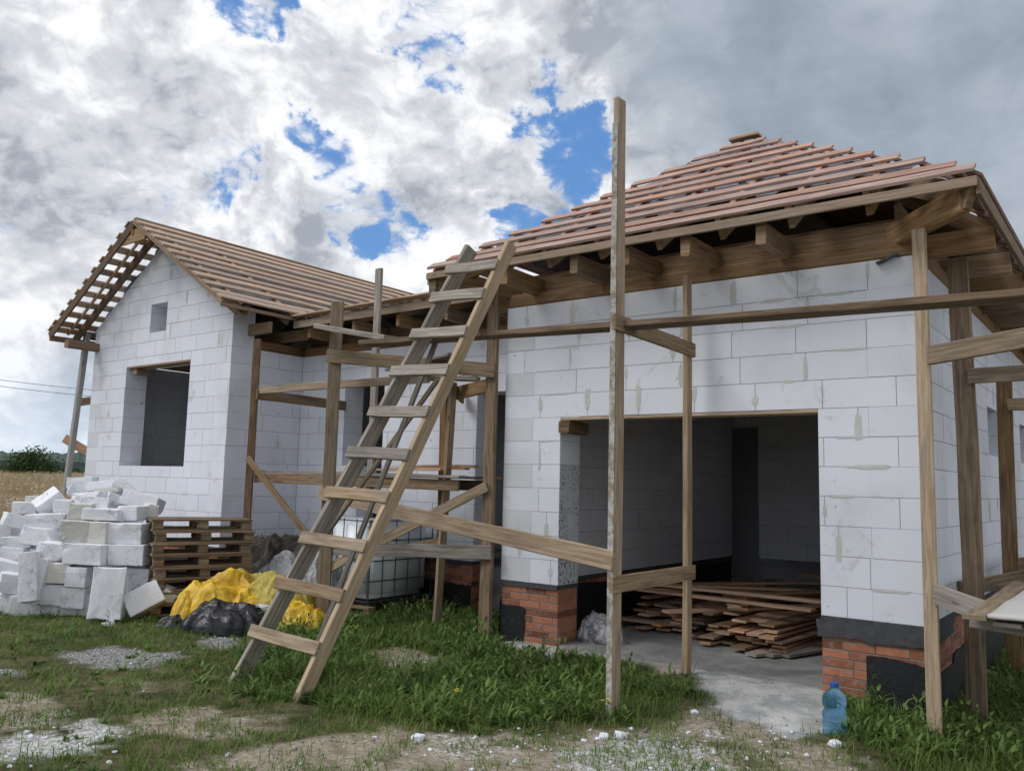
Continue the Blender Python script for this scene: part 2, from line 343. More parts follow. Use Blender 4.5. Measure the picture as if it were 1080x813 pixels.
t.put(b.inputs['Base Color'], c); bump(t, b, t.math('ADD', t.math('MULTIPLY', n1, 2.), t.math('ADD', n2, t.math('MULTIPLY', n3, .5))), .7, .03); M['ground'] = m
g = link('ground', me, None, ['ground']); g['kind'] = 'structure'
# ------------------------------------------------------------------ walls of coursed blocks
def clip(poly, a, b, c):      # keep a*x+b*y<=c
    out = []
    for i in range(len(poly)):
        p = poly[i]; q = poly[(i+1) % len(poly)]; dp = a*p[0]+b*p[1]-c; dq = a*q[0]+b*q[1]-c
        if dp <= 0: out.append(p)
        if (dp < 0 < dq) or (dq < 0 < dp): k = dp/(dp-dq); out.append((p[0]+(q[0]-p[0])*k, p[1]+(q[1]-p[1])*k))
    return out
def inset(poly, e):           # convex ccw polygon inset
    n = len(poly); L = []
    for i in range(n):
        p = poly[i]; q = poly[(i+1) % n]; dx, dy = q[0]-p[0], q[1]-p[1]; l = math.hypot(dx, dy)
        if l < 1e-5: continue
        nx_, ny_ = dy/l, -dx/l; L.append((nx_, ny_, nx_*p[0]+ny_*p[1]-e))
    out = [(-99, -99), (99, -99), (99, 99), (-99, 99)]
    for a in L: out = clip(out, *a)
    return out
def wall(name, org, ax, out, rows, t, bw, bh, z0, parent, mats, openings=(), tops=(), ch=.0034, glue=0, jit=.0012, seed=1, reveal=None, bandmats=None):
    """rows: list of (s0,s1) per course. s runs along ax from org; out = outward normal sign vector; mats: [block, joint, glue]"""
    rd = random.Random(seed); ax = Vector(ax); out = Vector(out); org = Vector(org); mb = MB()
    P = lambda s, z, d: org + ax*s - out*d + Vector((0, 0, z))
    flip = ax.cross(Vector((0, 0, 1))).dot(out) < 0
    def solid(s, z):
        if z < z0+.001 or z > z0+bh*len(rows)-.001: return False
        k = int((z-z0)/bh); a, b_ = rows[k]
        if s < a or s > b_: return False
        for (a, b_, c, d) in openings:
            if a < s < b_ and c < z < d: return False
        for (A_, B_, C_) in tops:
            if A_*s+B_*z > C_: return False
        return True
    cells = []
    for k, (s0, s1) in enumerate(rows):
        za, zb = z0+k*bh, z0+(k+1)*bh; s = s0-rd.choice((0, .5, .35, .62))*bw-rd.uniform(0, .1)*bw; cuts = []
        if k % 2: s -= bw*.5
        while s < s1: cuts.append(s); s += bw
        cuts.append(s)
        for i in range(len(cuts)-1):
            a, b_ = max(cuts[i], s0), min(cuts[i+1], s1)
            if b_-a < .02: continue
            ivs = [(a, b_, za, zb)]
            for (oa, ob, oc, od) in openings:
                nw = []
                for (p, q, c, d) in ivs:
                    if ob <= p or oa >= q or od <= c+1e-4 or oc >= d-1e-4: nw.append((p, q, c, d)); continue
                    if oa > p+.01: nw.append((p, oa, c, d))
                    if ob < q-.01: nw.append((ob, q, c, d))
                    x0, x1 = max(p, oa), min(q, ob)
                    if oc > c+.01: nw.append((x0, x1, c, oc))
                    if od < d-.01: nw.append((x0, x1, od, d))
                ivs = nw
            for (p, q, c, d) in ivs: cells.append(([(p, c), (q, c), (q, d), (p, d)], rd.random()))
    for poly, tone in cells:
        for tp in tops: poly = clip(poly, *tp)
        if len(poly) < 3: continue
        # clean duplicates
        pl = []
        for p in poly:
            if not pl or math.hypot(p[0]-pl[-1][0], p[1]-pl[-1][1]) > .004: pl.append(p)
        if len(pl) > 2 and math.hypot(pl[0][0]-pl[-1][0], pl[0][1]-pl[-1][1]) < .004: pl.pop()
        if len(pl) < 3: continue
        inn = inset(pl, ch)
        if len(inn) != len(pl): 
            cx = sum(p[0] for p in pl)/len(pl); cz = sum(p[1] for p in pl)/len(pl); inn = [(p[0]+(cx-p[0])*.03, p[1]+(cz-p[1])*.03) for p in pl]
        else:  # align start
            k0 = min(range(len(inn)), key=lambda i: (inn[i][0]-pl[0][0])**2+(inn[i][1]-pl[0][1])**2); inn = inn[k0:]+inn[:k0]
        n = len(pl); j = rd.uniform(-jit, jit); base = len(mb.v)
        mb.v += [P(x, z, j) for x, z in inn] + [P(x, z, ch+.001) for x, z in pl] + [P(x, z, t-ch-.001) for x, z in pl] + [P(x, z, t-j) for x, z in inn]
        def fc(ix, mi): mb.face(ix[::-1] if flip else ix, None, mi, tone)
        fc([base+i for i in range(n)], 0); fc([base+3*n+i for i in range(n-1, -1, -1)], 0)
        for i in range(n):
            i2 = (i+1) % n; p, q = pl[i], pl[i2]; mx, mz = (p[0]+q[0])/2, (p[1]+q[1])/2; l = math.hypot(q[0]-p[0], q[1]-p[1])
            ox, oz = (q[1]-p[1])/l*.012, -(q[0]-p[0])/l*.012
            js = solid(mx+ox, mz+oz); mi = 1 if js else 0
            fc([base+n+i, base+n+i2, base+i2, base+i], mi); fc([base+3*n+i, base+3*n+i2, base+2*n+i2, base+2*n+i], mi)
            rm = 0
            if reveal is not None and not js and abs(q[0]-p[0]) < .001 and reveal(mx, mz): rm = 3
            fc([base+2*n+i, base+2*n+i2, base+n+i2, base+n+i], rm)
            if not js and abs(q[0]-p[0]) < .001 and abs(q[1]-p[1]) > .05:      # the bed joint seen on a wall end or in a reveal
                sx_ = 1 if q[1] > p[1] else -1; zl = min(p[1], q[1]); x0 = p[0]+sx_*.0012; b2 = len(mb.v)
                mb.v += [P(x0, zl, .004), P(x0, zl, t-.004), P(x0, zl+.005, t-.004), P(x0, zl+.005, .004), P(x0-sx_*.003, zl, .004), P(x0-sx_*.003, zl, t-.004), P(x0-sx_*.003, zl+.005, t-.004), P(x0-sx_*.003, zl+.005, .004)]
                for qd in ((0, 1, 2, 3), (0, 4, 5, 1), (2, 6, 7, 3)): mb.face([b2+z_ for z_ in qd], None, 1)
    for _ in range(glue):
        for tr in range(20):
            k = rd.randrange(1, len(rows)); s0, s1 = rows[k]; poly, _t = rd.choice(cells)
            s, z = poly[1]; vert = rd.random() < .65
            if vert: w, h, z = rd.uniform(.03, .07), rd.uniform(.08, .24), z+rd.uniform(.05, .2)
            else: w, h, s = rd.uniform(.1, .35), rd.uniform(.015, .04), s-rd.uniform(0, .3)
            if solid(s, z) and solid(s+w/2+.01, z+h/2) and solid(s-w/2-.01, z-h/2) and solid(s-w/2-.01, z+h/2): break
        else: continue
        N = 22; base = len(mb.v); pts = []
        mb.v.append(P(s, z, -.0035))
        for i in range(N):
            a = 2*math.pi*i/N; ca, sa = math.cos(a), math.sin(a); q = (abs(ca)**5+abs(sa)**5)**-.2; rr = q*rd.uniform(.75, 1.12)
            mb.v.append(P(s+ca*w*.5*rr, z+sa*h*.5*rr, -.0022))
        for i in range(N):
            ix = [base, base+1+i, base+1+(i+1) % N]; mb.face(ix[::-1] if flip else ix, None, 2, .5)
    return mb.build(name, mats, parent)
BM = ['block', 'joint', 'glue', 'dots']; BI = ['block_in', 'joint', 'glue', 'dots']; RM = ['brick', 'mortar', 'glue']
house = empty('house', (0, 0, 0), 'unfinished white aerated concrete block house with open batten roof', 'house')
T = .39
# garage: x -4.25..0, front y=0, blocks z .7..3.7
NR = 12
rows = [(0 if k % 2 else T, 4.25 if k % 2 else 4.25-T) for k in range(NR)]
wall('front_wall', (-4.25, 0, 0), (1, 0, 0), (0, -1, 0), rows, T, .6, .25, .7, house, BM, [(.75, 3.44, .1, 2.45)], glue=58, seed=3, reveal=lambda s, z: s < 1 and z < 1.9)
rowsR = [(T if k % 2 else 0, 12) for k in range(NR)]
wall('side_wall', (0, 0, 0), (0, 1, 0), (1, 0, 0), rowsR, T, .6, .25, .7, house, BM, [(3.5, 4.22, 2.2, 2.75), (6.3, 7.02, 2.2, 2.75)], glue=22, seed=4)
rowsL = [(T if k % 2 else 0, 5.4) for k in range(NR)]
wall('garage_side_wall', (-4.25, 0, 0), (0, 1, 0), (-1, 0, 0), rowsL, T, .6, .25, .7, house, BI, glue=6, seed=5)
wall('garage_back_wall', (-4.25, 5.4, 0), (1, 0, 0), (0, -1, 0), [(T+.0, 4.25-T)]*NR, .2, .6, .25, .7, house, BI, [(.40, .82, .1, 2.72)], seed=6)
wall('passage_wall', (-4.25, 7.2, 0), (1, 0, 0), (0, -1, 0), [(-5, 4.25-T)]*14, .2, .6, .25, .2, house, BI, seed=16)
# recess wall
wall('recess_wall', (-9.5, 1.35, 0), (1, 0, 0), (0, -1, 0), [(0, 5.25)]*NR, T, .6, .25, .7, house, BM, [(1.05, 1.42, 1.95, 3.2), (1.42, 1.92, 1.2, 3.2), (3.72, 4.55, .1, 2.95)], glue=8, seed=7)
# gable wing
rows = []
for k in range(20): rows.append((0 if k % 2 else (T if k < NR else 0), 4.2 if k % 2 or k >= NR else 4.2-T))
tops = [(-.62, 1, 5.62-.62*2.1), (.62, 1, 5.62+.62*2.1)]
wall('gable_wall', (-13.7, 0, 0), (1, 0, 0), (0, -1, 0), rows, T, .6, .25, .7, house, BM, [(1.17, 3.12, 1.875, 3.56), (1.83, 2.33, 4.1, 4.58)], tops, glue=12, seed=8)
wall('wing_side_wall', (-9.5, 0, 0), (0, 1, 0), (1, 0, 0), [(T if k % 2 else 0, 1.35) for k in range(NR)], T, .6, .25, .7, house, BM, glue=2, seed=9)
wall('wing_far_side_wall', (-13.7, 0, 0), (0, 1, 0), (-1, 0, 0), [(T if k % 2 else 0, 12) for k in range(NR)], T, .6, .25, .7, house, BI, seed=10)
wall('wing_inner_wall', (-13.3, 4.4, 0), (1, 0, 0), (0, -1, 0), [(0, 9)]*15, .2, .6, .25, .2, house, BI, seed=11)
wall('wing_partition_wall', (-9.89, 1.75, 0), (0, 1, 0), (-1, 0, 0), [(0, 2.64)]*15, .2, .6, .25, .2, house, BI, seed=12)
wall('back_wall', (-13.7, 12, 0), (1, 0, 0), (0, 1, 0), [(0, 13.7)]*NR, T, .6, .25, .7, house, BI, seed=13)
# plinths
def plinth(name, org, ax, out, L, seed, z0=-.3):
    n = int(round((.655-z0)/.0715)); return wall(name, org, ax, out, [(0, L)]*n, T-.02, .26, (.655-z0)/n, z0, house, RM, seed=seed, ch=.006, jit=.003)
plinth('plinth', (-4.24, .01, 0), (1, 0, 0), (0, -1, 0), .74, 20)
plinth('plinth', (-.81, .01, 0), (1, 0, 0), (0, -1, 0), .80, 21)
plinth('plinth', (-.01, .39, 0), (0, 1, 0), (1, 0, 0), 11.5, 22)
plinth('plinth', (-4.24, .39, 0), (0, 1, 0), (-1, 0, 0), 5, 23)
plinth('plinth', (-9.49, 1.36, 0), (1, 0, 0), (0, -1, 0), 3.7, 24)
plinth('plinth', (-13.69, .01, 0), (1, 0, 0), (0, -1, 0), 4.17, 25)
plinth('plinth', (-9.51, .39, 0), (0, 1, 0), (1, 0, 0), .9, 26)
def patch(name, org, ax, out, poly, mt, th=.012, seed=0):
    """thin coating with an uneven outline"""
    rd = random.Random(seed); org = Vector(org); ax = Vector(ax); out = Vector(out); pts = []
    for i in range(len(poly)):
        p = poly[i]; q = poly[(i+1) % len(poly)]; n = max(1, int(math.hypot(q[0]-p[0], q[1]-p[1])/.04))
        for k in range(n): pts.append((p[0]+(q[0]-p[0])*k/n+rd.uniform(-.008, .008), p[1]+(q[1]-p[1])*k/n+rd.uniform(-.008, .008)))
    P = lambda s, z, d: tuple(org+ax*s+out*d+Vector((0, 0, z)))
    n = len(pts); bm = bmesh.new(); fr = [bm.verts.new(P(x, z, th)) for x, z in pts]; bk = [bm.verts.new(P(x, z, -.004)) for x, z in pts]
    bm.faces.new(fr); 
    for i in range(n): bm.faces.new([bk[i], bk[(i+1) % n], fr[(i+1) % n], fr[i]])
    bmesh.ops.triangulate(bm, faces=[bm.faces[0]] if False else [f for f in bm.faces if len(f.verts) > 4])
    bmesh.ops.recalc_face_normals(bm, faces=bm.faces); me = bpy.data.meshes.new(name); bm.to_mesh(me); bm.free()
    return link(name, me, house, [mt])
patch('bitumen_coat', (0, .01, 0), (1, 0, 0), (0, -1, 0), [(-4.24, -.25), (-3.93, -.25), (-3.92, .42), (-4.0, .44), (-4.24, .43)], 'bitumen', .014, 1)
patch('bitumen_coat', (0, .01, 0), (1, 0, 0), (0, -1, 0), [(-.46, -.3), (.0, -.3), (.0, .38), (-.2, .42), (-.45, .42)], 'bitumen', .014, 2)
patch('bitumen_coat', (-.01, 0, 0), (0, 1, 0), (1, 0, 0), [(0, -.3), (11, -.3), (11, .5), (1.75, .5), (1.7, .36), (1.1, .35), (1.05, .27), (.5, .26), (.45, .2), (0, .2)], 'bitumen', .014, 3)
patch('bitumen_coat', (-4.24, 0, 0), (0, 1, 0), (-1, 0, 0), [(0, -.3), (1.3, -.3), (1.3, .5), (0, .5)], 'bitumen', .012, 4)
patch('bitumen_coat', (0, 1.36, 0), (1, 0, 0), (0, -1, 0), [(-9.45, -.3), (-5.8, -.3), (-5.8, .38), (-7, .42), (-9.45, .4)], 'bitumen', .012, 5)
patch('bitumen_coat', (0, .01, 0), (1, 0, 0), (0, -1, 0), [(-13.69, -.3), (-9.52, -.3), (-9.52, .5), (-13.69, .5)], 'bitumen', .012, 6)
patch('bitumen_coat', (-9.51, 0, 0), (0, 1, 0), (1, 0, 0), [(.02, -.3), (1.3, -.3), (1.3, .52), (.02, .52)], 'bitumen', .012, 7)
patch('bitumen_coat', (-3.87, 0, 0), (0, 1, 0), (1, 0, 0), [(.4, .0), (5.3, .0), (5.3, .62), (3.5, .66), (1.5, .6), (.4, .64)], 'bitumen', .03, 8)
for i, (org, ax, out, a, b_) in enumerate([((0, 0, 0), (1, 0, 0), (0, -1, 0), -.84, .02), ((0, 0, 0), (0, 1, 0), (1, 0, 0), .0, 1.0), ((0, 0, 0), (0, 1, 0), (1, 0, 0), 1.9, 11.5)]):
    patch('roofing_felt', org, ax, out, [(a, .53), (a+.3, .54), ((a+b_)/2, .52), (b_, .54), (b_, .69), ((a+b_)/2, .70), (a, .67)], 'felt', .018, 30+i)
for (p, q) in (((-4.25, -.012, .65), (-3.5, .4, .7)), ((-.812, -.012, .655), (.012, .4, .7)), ((-.39, .41, .655), (.012, 12, .7)), ((-4.26, .41, .655), (-3.86, 5.4, .7)), ((-9.5, 1.338, .655), (-5.78, 1.74, .7)), ((-13.71, -.012, .655), (-9.49, .4, .7)), ((-9.9, .41, .655), (-9.488, 1.33, .7))):
    MB().box(p, q).build('damp_course', 'felt', house)
MB().box((-4.2, .02, -.2), (-.05, 7.2, .1)).build('garage_floor', 'floor', house)
MB().box((-13.5, .1, -.2), (-9.7, 4.4, .6)).build('room_floor', 'floor', house)
MB().box((-9.4, 1.8, -.2), (-4.3, 4.4, .6)).build('room_floor', 'floor', house)
# lintel boards
board('lintel_board', (-3.5, .1, 2.43), (-.80, .1, 2.43), .2, .03, 'post_gold', house, warp=.002)
board('lintel_board', (-.79, .02, 2.2), (-.79, .02, 2.43), .03, .02, 'post_gold', house, warp=.001)
board('lintel_board', (-3.44, -.03, 2.345), (-3.44, .36, 2.345), .13, .13, 'post_dark', house, warp=.002)
board('lintel_board', (-12.5, .1, 3.545), (-10.6, .1, 3.545), .2, .025, 'post_gold', house, warp=.002)
board('lintel_board', (-12.3, .03, 3.48), (-12.3, .38, 3.48), .12, .1, 'post_dark', house, warp=.002)
# ------------------------------------------------------------------ roof
roof = empty('roof', (0, 0, 0), 'x', 'y'); roof.parent = house
for k in ('label', 'category'): del roof[k]
def rb(name, p0, p1, a, b, mt, side=None, warp=.003, seg=4): return board(name, p0, p1, a, b, mt, roof, side, warp, seg)
ZE = 4.04
def face_frame(O, e, n, k):
    O = Vector(O); e = Vector(e); n = Vector(n); up = Vector((0, 0, k)); sl = (n+up).normalized(); nor = e.cross(sl) if e.cross(sl).z > 0 else sl.cross(e)
    nor.normalize(); L = math.sqrt(1+k*k)
    return (lambda s, d, off=0: O+e*s+n*d+up*d+nor*off), sl, nor, L
def cover(O, e, n, k, D, span, mt='batten', sp=.292, w=.135, jag=.03, first2=True, cb=.9, cbr=None, memb=(.35, None), raf=True, hem=0.):
    """battens, counter battens, rafters and membrane of one roof plane; span(d)->(s0,s1)"""
    P, sl, nor, L = face_frame(O, e, n, k); e = Vector(e); d = .02; i = 0
    while d < D-.03:
        s0, s1 = span(d)
        if s1-s0 > .12: rb('batten', P(s0-random.uniform(-.2, 1)*jag, d+w*.5/L, .062), P(s1+random.uniform(-.2, 1)*jag, d+w*.5/L, .062), w, .026, mt, sl, .004, max(4, int((s1-s0)*1.5)))
        d += (.165 if i == 0 and first2 else sp)/L*random.uniform(.95, 1.05)*1.0; i += 1
    s0, s1 = span(0); s = s0+.35
    mbm = MB(); ds = [memb[0]+(D-memb[0])*j/8 for j in range(9)]
    while s < s1-.1:                                            # counter battens and rafters where the plane still exists
        top = D
        while top > .1 and not (span(top)[0] <= s <= span(top)[1]): top -= .03
        if top > .35:
            rb('counter_batten', P(s, .03, .03), P(s, top, .03), .05, .036, mt, e)
            if raf: rb('rafter', P(s, .04, -.085), P(s, top, -.085), .05, .16, 'beam', e)
        s += cb
    prev = None
    for j, dd in enumerate(ds):                                 # membrane
        a, b_ = span(dd); n_ = 14 if not hem else 40; row = []
        for q in range(n_+1): mbm.v.append(P(a+(b_-a)*q/n_, dd+(random.choice((-.18, 0, .1, .22))*hem+random.uniform(-.03, .03) if j == 0 else 0), .006+random.uniform(0, .006))); row.append(len(mbm.v)-1)
        if prev:
            for q in range(n_):
                if not (hem and j > 1 and random.random() < .17): mbm.face([prev[q], prev[q+1], row[q+1], row[q]])
        prev = row
    mbm.build('membrane', 'membrane', roof)
    return P
# garage hip
gx0, gx1, gy0 = -4.9, .57, -.65; W = gx1-gx0; AY = 1.95; kf = 1.8/(AY-gy0); ks = 1.8/(W/2)
hipf = lambda d: (d*(W/2)/(AY-gy0), W-d*(W/2)/(AY-gy0))
cover((gx0, gy0, ZE), (1, 0, 0), (0, 1, 0), kf, AY-gy0, hipf, memb=(.48, None), jag=.02, cb=.62, hem=1.)
cover((gx1, gy0, ZE), (0, 1, 0), (-1, 0, 0), ks, W/2, lambda d: (d*(AY-gy0)/(W/2)+.1, 12.8), memb=(.45, None), cb=.95, jag=.02)
cover((gx0, gy0, ZE), (0, 1, 0), (1, 0, 0), ks, W/2, lambda d: (d*(AY-gy0)/(W/2)+.1, max(d*(AY-gy0)/(W/2)+.11, 1.4+ (d*ks)/.314)), memb=(.5, None), cb=.95)
# gable wing
ex = 2.65; zg = 4.2; kg = 1.64/ex; gxc = -11.6; gyf = -.6; rec_y = .75; zrec = 4.14; km = .314
valley = lambda d: max(.3, (rec_y-gyf)+(zg+kg*d-zrec)/km)
cover((gxc+ex, gyf, zg), (0, 1, 0), (-1, 0, 0), kg, ex, lambda d: (0, valley(d)), 'batten_tan', memb=(.12, None), jag=.0, sp=.30, w=.142)
# left plane of the wing: membrane starts behind the wall line
cover((gxc-ex, gyf, zg), (0, 1, 0), (1, 0, 0), kg, ex, lambda d: (0, 12.9), 'batten_tan', memb=(.5, None), jag=.0, sp=.30, w=.142, raf=False, cb=99)
for o in list(roof.children):
    if o.name.startswith('membrane') and o == roof.children[-1]: pass
bpy.data.objects.remove([o for o in roof.children if o.name.startswith('membrane')][-1])
P, sl, nor, L = face_frame((gxc-ex, gyf, zg), (0, 1, 0), (1, 0, 0), kg); mb = MB(); prev = None
for j in range(13):
    dd = ex*j/12; row = []
    for q in range(15): mb.v.append(P((.74+random.uniform(-.05, .04) if q == 0 else .74+12.1*q/14), dd, .006)); row.append(len(mb.v)-1)
    if prev:
        for q in range(14): mb.face([prev[q], prev[q+1], row[q+1], row[q]])
    prev = row
mb.build('membrane', 'membrane', roof)
for sgn in (-1, 1):
    P, sl, nor, L = face_frame((gxc+sgn*ex, gyf, zg), (0, 1, 0), (-sgn, 0, 0), kg)
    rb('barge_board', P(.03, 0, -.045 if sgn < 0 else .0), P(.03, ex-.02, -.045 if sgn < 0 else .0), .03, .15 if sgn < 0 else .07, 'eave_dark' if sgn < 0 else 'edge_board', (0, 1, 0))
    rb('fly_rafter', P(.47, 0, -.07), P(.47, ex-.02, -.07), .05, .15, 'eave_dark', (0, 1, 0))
    for y in (1.6, 2.6, 3.6, 4.6): rb('rafter', P(y, 0, -.085), P(y, ex-.02, -.085), .05, .16, 'beam', (0, 1, 0))
rb('ridge_board', (gxc, gyf+.02, zg+1.64-.13), (gxc, 7, zg+1.64-.13), .04, .2, 'beam')
rb('apex_board', (gxc-.42, gyf+.05, zg+1.64-.25), (gxc+.38, gyf+.05, zg+1.64-.25), .03, .22, 'beam', (0, 1, 0))
rb('ridge_cap_board', (gxc-.01, gyf+.06, zg+1.64+.055), (gxc-.01, 7.2, zg+1.64+.055), .11, .025, 'batten_tan')
# wing eave beams
rb('eave_beam', (gxc-ex+.1, gyf, zg-.08), (gxc-ex+.1, 12, zg-.08), .05, .1, 'beam')
rb('wall_plate', (-13.6, -.55, zg-.22), (-13.6, 12, zg-.22), .15, .14, 'beam')
rb('wall_plate', (-9.70, .42, 3.80), (-9.70, 1.5, 3.80), .15, .14, 'beam')
for y in (.3, 1.0): rb('outrigger', (-10.2, y, 3.98), (-8.99, y, 3.98), .06, .17, 'beam')
rb('eave_fascia', (gxc+ex-.02, gyf+.02, zg-.03), (gxc+ex-.02, rec_y, zg-.03), .025, .05, 'edge_board')
# main low plane
cover((-8.95, rec_y, zrec), (1, 0, 0), (0, 1, 0), km, 5.3, lambda d: (-min(ex, max(0., (zrec+km*d-zg))/kg), 4.2+max(0., d*km/ks)), 'batten_tan', memb=(.3, None), sp=.3, cb=.9, jag=.02)
rb('eave_fascia', (-8.97, rec_y-.03, zrec-.06), (-4.9, rec_y-.03, zrec-.03), .025, .11, 'edge_board')
rb('valley_board', (-8.95, rec_y-.06, zrec+.07), (-4.7, rec_y-.06, zrec+.10), .11, .025, 'batten_tan')
rb('wall_plate', (-9.5, 1.45, 3.78), (-4.2, 1.45, 3.78), .15, .15, 'beam')
for x in (-8.7, -7.7, -6.8, -5.9, -5.1): rb('outrigger', (x, 2.2, 3.96), (x, rec_y+.04, 3.96), .06, .17, 'beam')
rb('header_beam', (-9.5, 1.52, 3.95), (-4.2, 1.52, 3.95), .05, .19, 'beam')
# back plane of the main roof
P, sl, nor, L = face_frame((-2.2, 13, 4.1), (-1, 0, 0), (0, -1, 0), .24); mb = MB()
for s, d in ((0, 0), (11.5, 0), (9.5, 6.8), (0, 6.8)): mb.v.append(P(s, d))
mb.face([0, 1, 2, 3]); mb.build('membrane', 'membrane', roof)
# garage wall plates, headers, outriggers
rb('wall_plate', (-4.27, .075, 3.775), (.02, .075, 3.775), .15, .15, 'beam')
rb('header_beam', (-4.27, .12, 3.945), (.02, .12, 3.945), .05, .19, 'beam', warp=.002)
rb('wall_plate', (-.075, .16, 3.775), (-.075, 12, 3.775), .15, .15, 'beam')
rb('wall_plate', (-4.175, .16, 3.775), (-4.175, 5.4, 3.775), .15, .15, 'beam')
rb('header_beam', (-.1, .16, 3.945), (-.1, 12, 3.945), .05, .19, 'beam')
rb('header_beam', (-4.27, .3, 4.06), (.02, .3, 4.06), .05, .12, 'beam', warp=.002)
rb('header_beam', (-.17, .22, 4.14), (-.17, 12, 4.14), .05, .19, 'beam')
for x in (-3.85, -2.98, -2.4, -1.78, -1.08): rb('outrigger', (x, .9, 3.91), (x, gy0+.06, 3.91), .09, .19, 'beam', (1, 0, 0))
for y in (.55, 1.5, 2.45, 3.4, 4.35, 5.3, 6.25, 7.2, 8.1): rb('outrigger', (-.9, y, 3.9), (gx1-.05, y, 3.9), .07, .2, 'beam', (0, 1, 0))
for y in (.55, 1.5): rb('outrigger', (-3.4, y, 3.9), (gx0+.05, y, 3.9), .07, .2, 'beam', (0, 1, 0))
rb('hip_outrigger', (-1.0, .92, 3.88), (gx1-.09, gy0+.09, 3.93), .1, .2, 'beam')
rb('hip_outrigger', (-3.4, .9, 3.88), (gx0+.09, gy0+.09, 3.93), .1, .2, 'beam')
rb('eave_fascia', (gx0, gy0+.0, ZE-.02), (gx1, gy0+.0, ZE-.02), .03, .075, 'edge_board', warp=.002, seg=10)
rb('eave_fascia', (gx1, gy0+.02, ZE-.05), (gx1, 12.6, ZE-.05), .03, .12, 'edge_board', seg=10)
rb('eave_fascia', (gx0, gy0+.02, ZE-.05), (gx0, .8, ZE-.05), .03, .12, 'edge_board')
rb('end_block', (gx0+.06, gy0+.02, ZE-.15), (gx0+.06, gy0+.35, ZE-.15), .1, .16, 'post_dark')
for sx, x0 in ((1, gx0), (-1, gx1)):
    rb('hip_rafter', (x0+sx*.05, gy0+.05, ZE-.12), (gx0+W/2, AY, ZE+1.8-.12), .06, .18, 'beam')
rb('ridge_board', (gx0+W/2, AY, ZE+1.7), (gx0+W/2, 8, ZE+1.7), .05, .2, 'beam')
rb('apex_board', (gx0+W/2-.2, AY-.1, ZE+1.84), (gx0+W/2+.16, AY-.1, ZE+1.84), .12, .03, 'post_gold')
for y in np.arange(.8, 11, .9): rb('ceiling_joist', (-4.2, y, 3.77), (-.1, y, 3.77), .05, .15, 'beam')
for x in np.arange(-13.2, -9.6, .62): rb('ceiling_joist', (x, .42, 3.77), (x, 4.5, 3.77), .05, .15, 'beam')
for x in np.arange(-9.1, -4.3, .62): rb('ceiling_joist', (x, 1.8, 3.77), (x, 7, 3.77), .05, .15, 'beam')
# boarded attic floor keeps the rooms dark
for (a, b_) in (((-4.2, .5, 3.86), (-.2, 11.5, 3.885)), ((-13.3, .42, 3.86), (-9.7, 4.5, 3.885)), ((-9.4, 1.8, 3.86), (-4.3, 11, 3.885))): MB().box(a, b_).build('attic_floor', 'beam', roof)
board('anchor_strap', (-.29, -.03, 3.66), (-.12, -.03, 3.72), .05, .02, 'dark_metal', house)
# ------------------------------------------------------------------ scaffolds
sc = empty('scaffold', (-1.9, -1.6, 0), 'timber scaffold bay of tall posts and rails before the garage opening', 'scaffold')
tall = board('post', (-1.885, -1.60, -.15), (-1.885, -1.60, 4.92), .05, .125, 'post_gold', sc, (1, 0, 0), .004, 8)
MB().box((-1.912, -1.668, -.1), (-1.862, -1.665, 4.7)).build('mortar_crust', 'crust', None).parent = sc; bpy.data.objects['mortar_crust'].location = -Vector(sc.location)
tall['label'] = 'tallest bare post rising above the roof edge'
board('post', (-1.93, -.24, -.1), (-1.93, -.24, 3.72), .05, .1, 'post_gold', sc, (1, 0, 0), .006, 8)
board('post', (.10, -.30, -.4), (.10, -.30, 3.82), .1, .05, 'post_gold', sc, (1, 0, 0), .004, 8)
board('cross_rail', (-1.845, -1.72, 3.03), (-1.895, -.16, 3.02), .03, .13, 'post', sc, (1, 0, 0))
board('cross_rail', (-1.845, -1.72, .99), (-1.895, -.16, .98), .03, .13, 'post', sc, (1, 0, 0))
board('cross_rail', (.15, -.34, 2.80), (1.6, -.9, 2.88), .03, .15, 'post', sc, (1, 0, 0))
board('cross_rail', (.14, -.34, 1.0), (1.0, -1.0, .86), .03, .15, 'grey', sc, (0, 1, 0))
board('brace', (-6.52, -.66, 1.57), (-1.85, -1.675, 1.17), .04, .15, 'post_gold', sc, (0, 1, 0), .008, 10)
board('post', (1.62, -1.55, -.4), (1.62, -1.55, 3.4), .1, .05, 'post', sc, (1, 0, 0), .004, 8)
s2 = empty('scaffold', (-6.5, -.6, 0), 'weathered timber scaffold in the recess beside the wooden ladder', 'scaffold')
def p2(n, *a, **k): return board(n, *a[:5], s2, *a[5:], **k)
p2('post', (-6.47, -.58, -.15), (-6.47, -.58, 3.92), .15, .05, 'post', (.75, .6, 0), .004, 8)
p2('post', (-8.45, -.3, -.1), (-8.45, -.3, 3.66), .1, .05, 'post_dark', (.8, .6, 0), .006, 8)
p2('post', (-4.38, -.09, -.1), (-4.38, -.09, 3.98), .15, .05, 'post_dark', (1, 0, 0), .01, 8)
p2('post', (-6.9, .5, -.1), (-6.85, .45, 4.62), .11, .05, 'grey', (1, 0, 0), .006, 8)
p2('post', (-5.45, .3, -.1), (-5.3, .3, 2.95), .05, .11, 'post', (1, 0, 0), .004, 8)
p2('post', (-5.95, .9, -.1), (-5.98, .9, 2.88), .11, .05, 'post_dark', (1, 0, 0), .004, 8)
p2('ledger', (-6.55, -.635, 3.24), (-4.3, -.14, 2.98), .04, .16, 'post', (0, 1, 0), .004, 6)
p2('ledger', (-6.55, -.54, .90), (-4.28, -.14, .99), .04, .15, 'grey', (0, 1, 0), .004, 6)
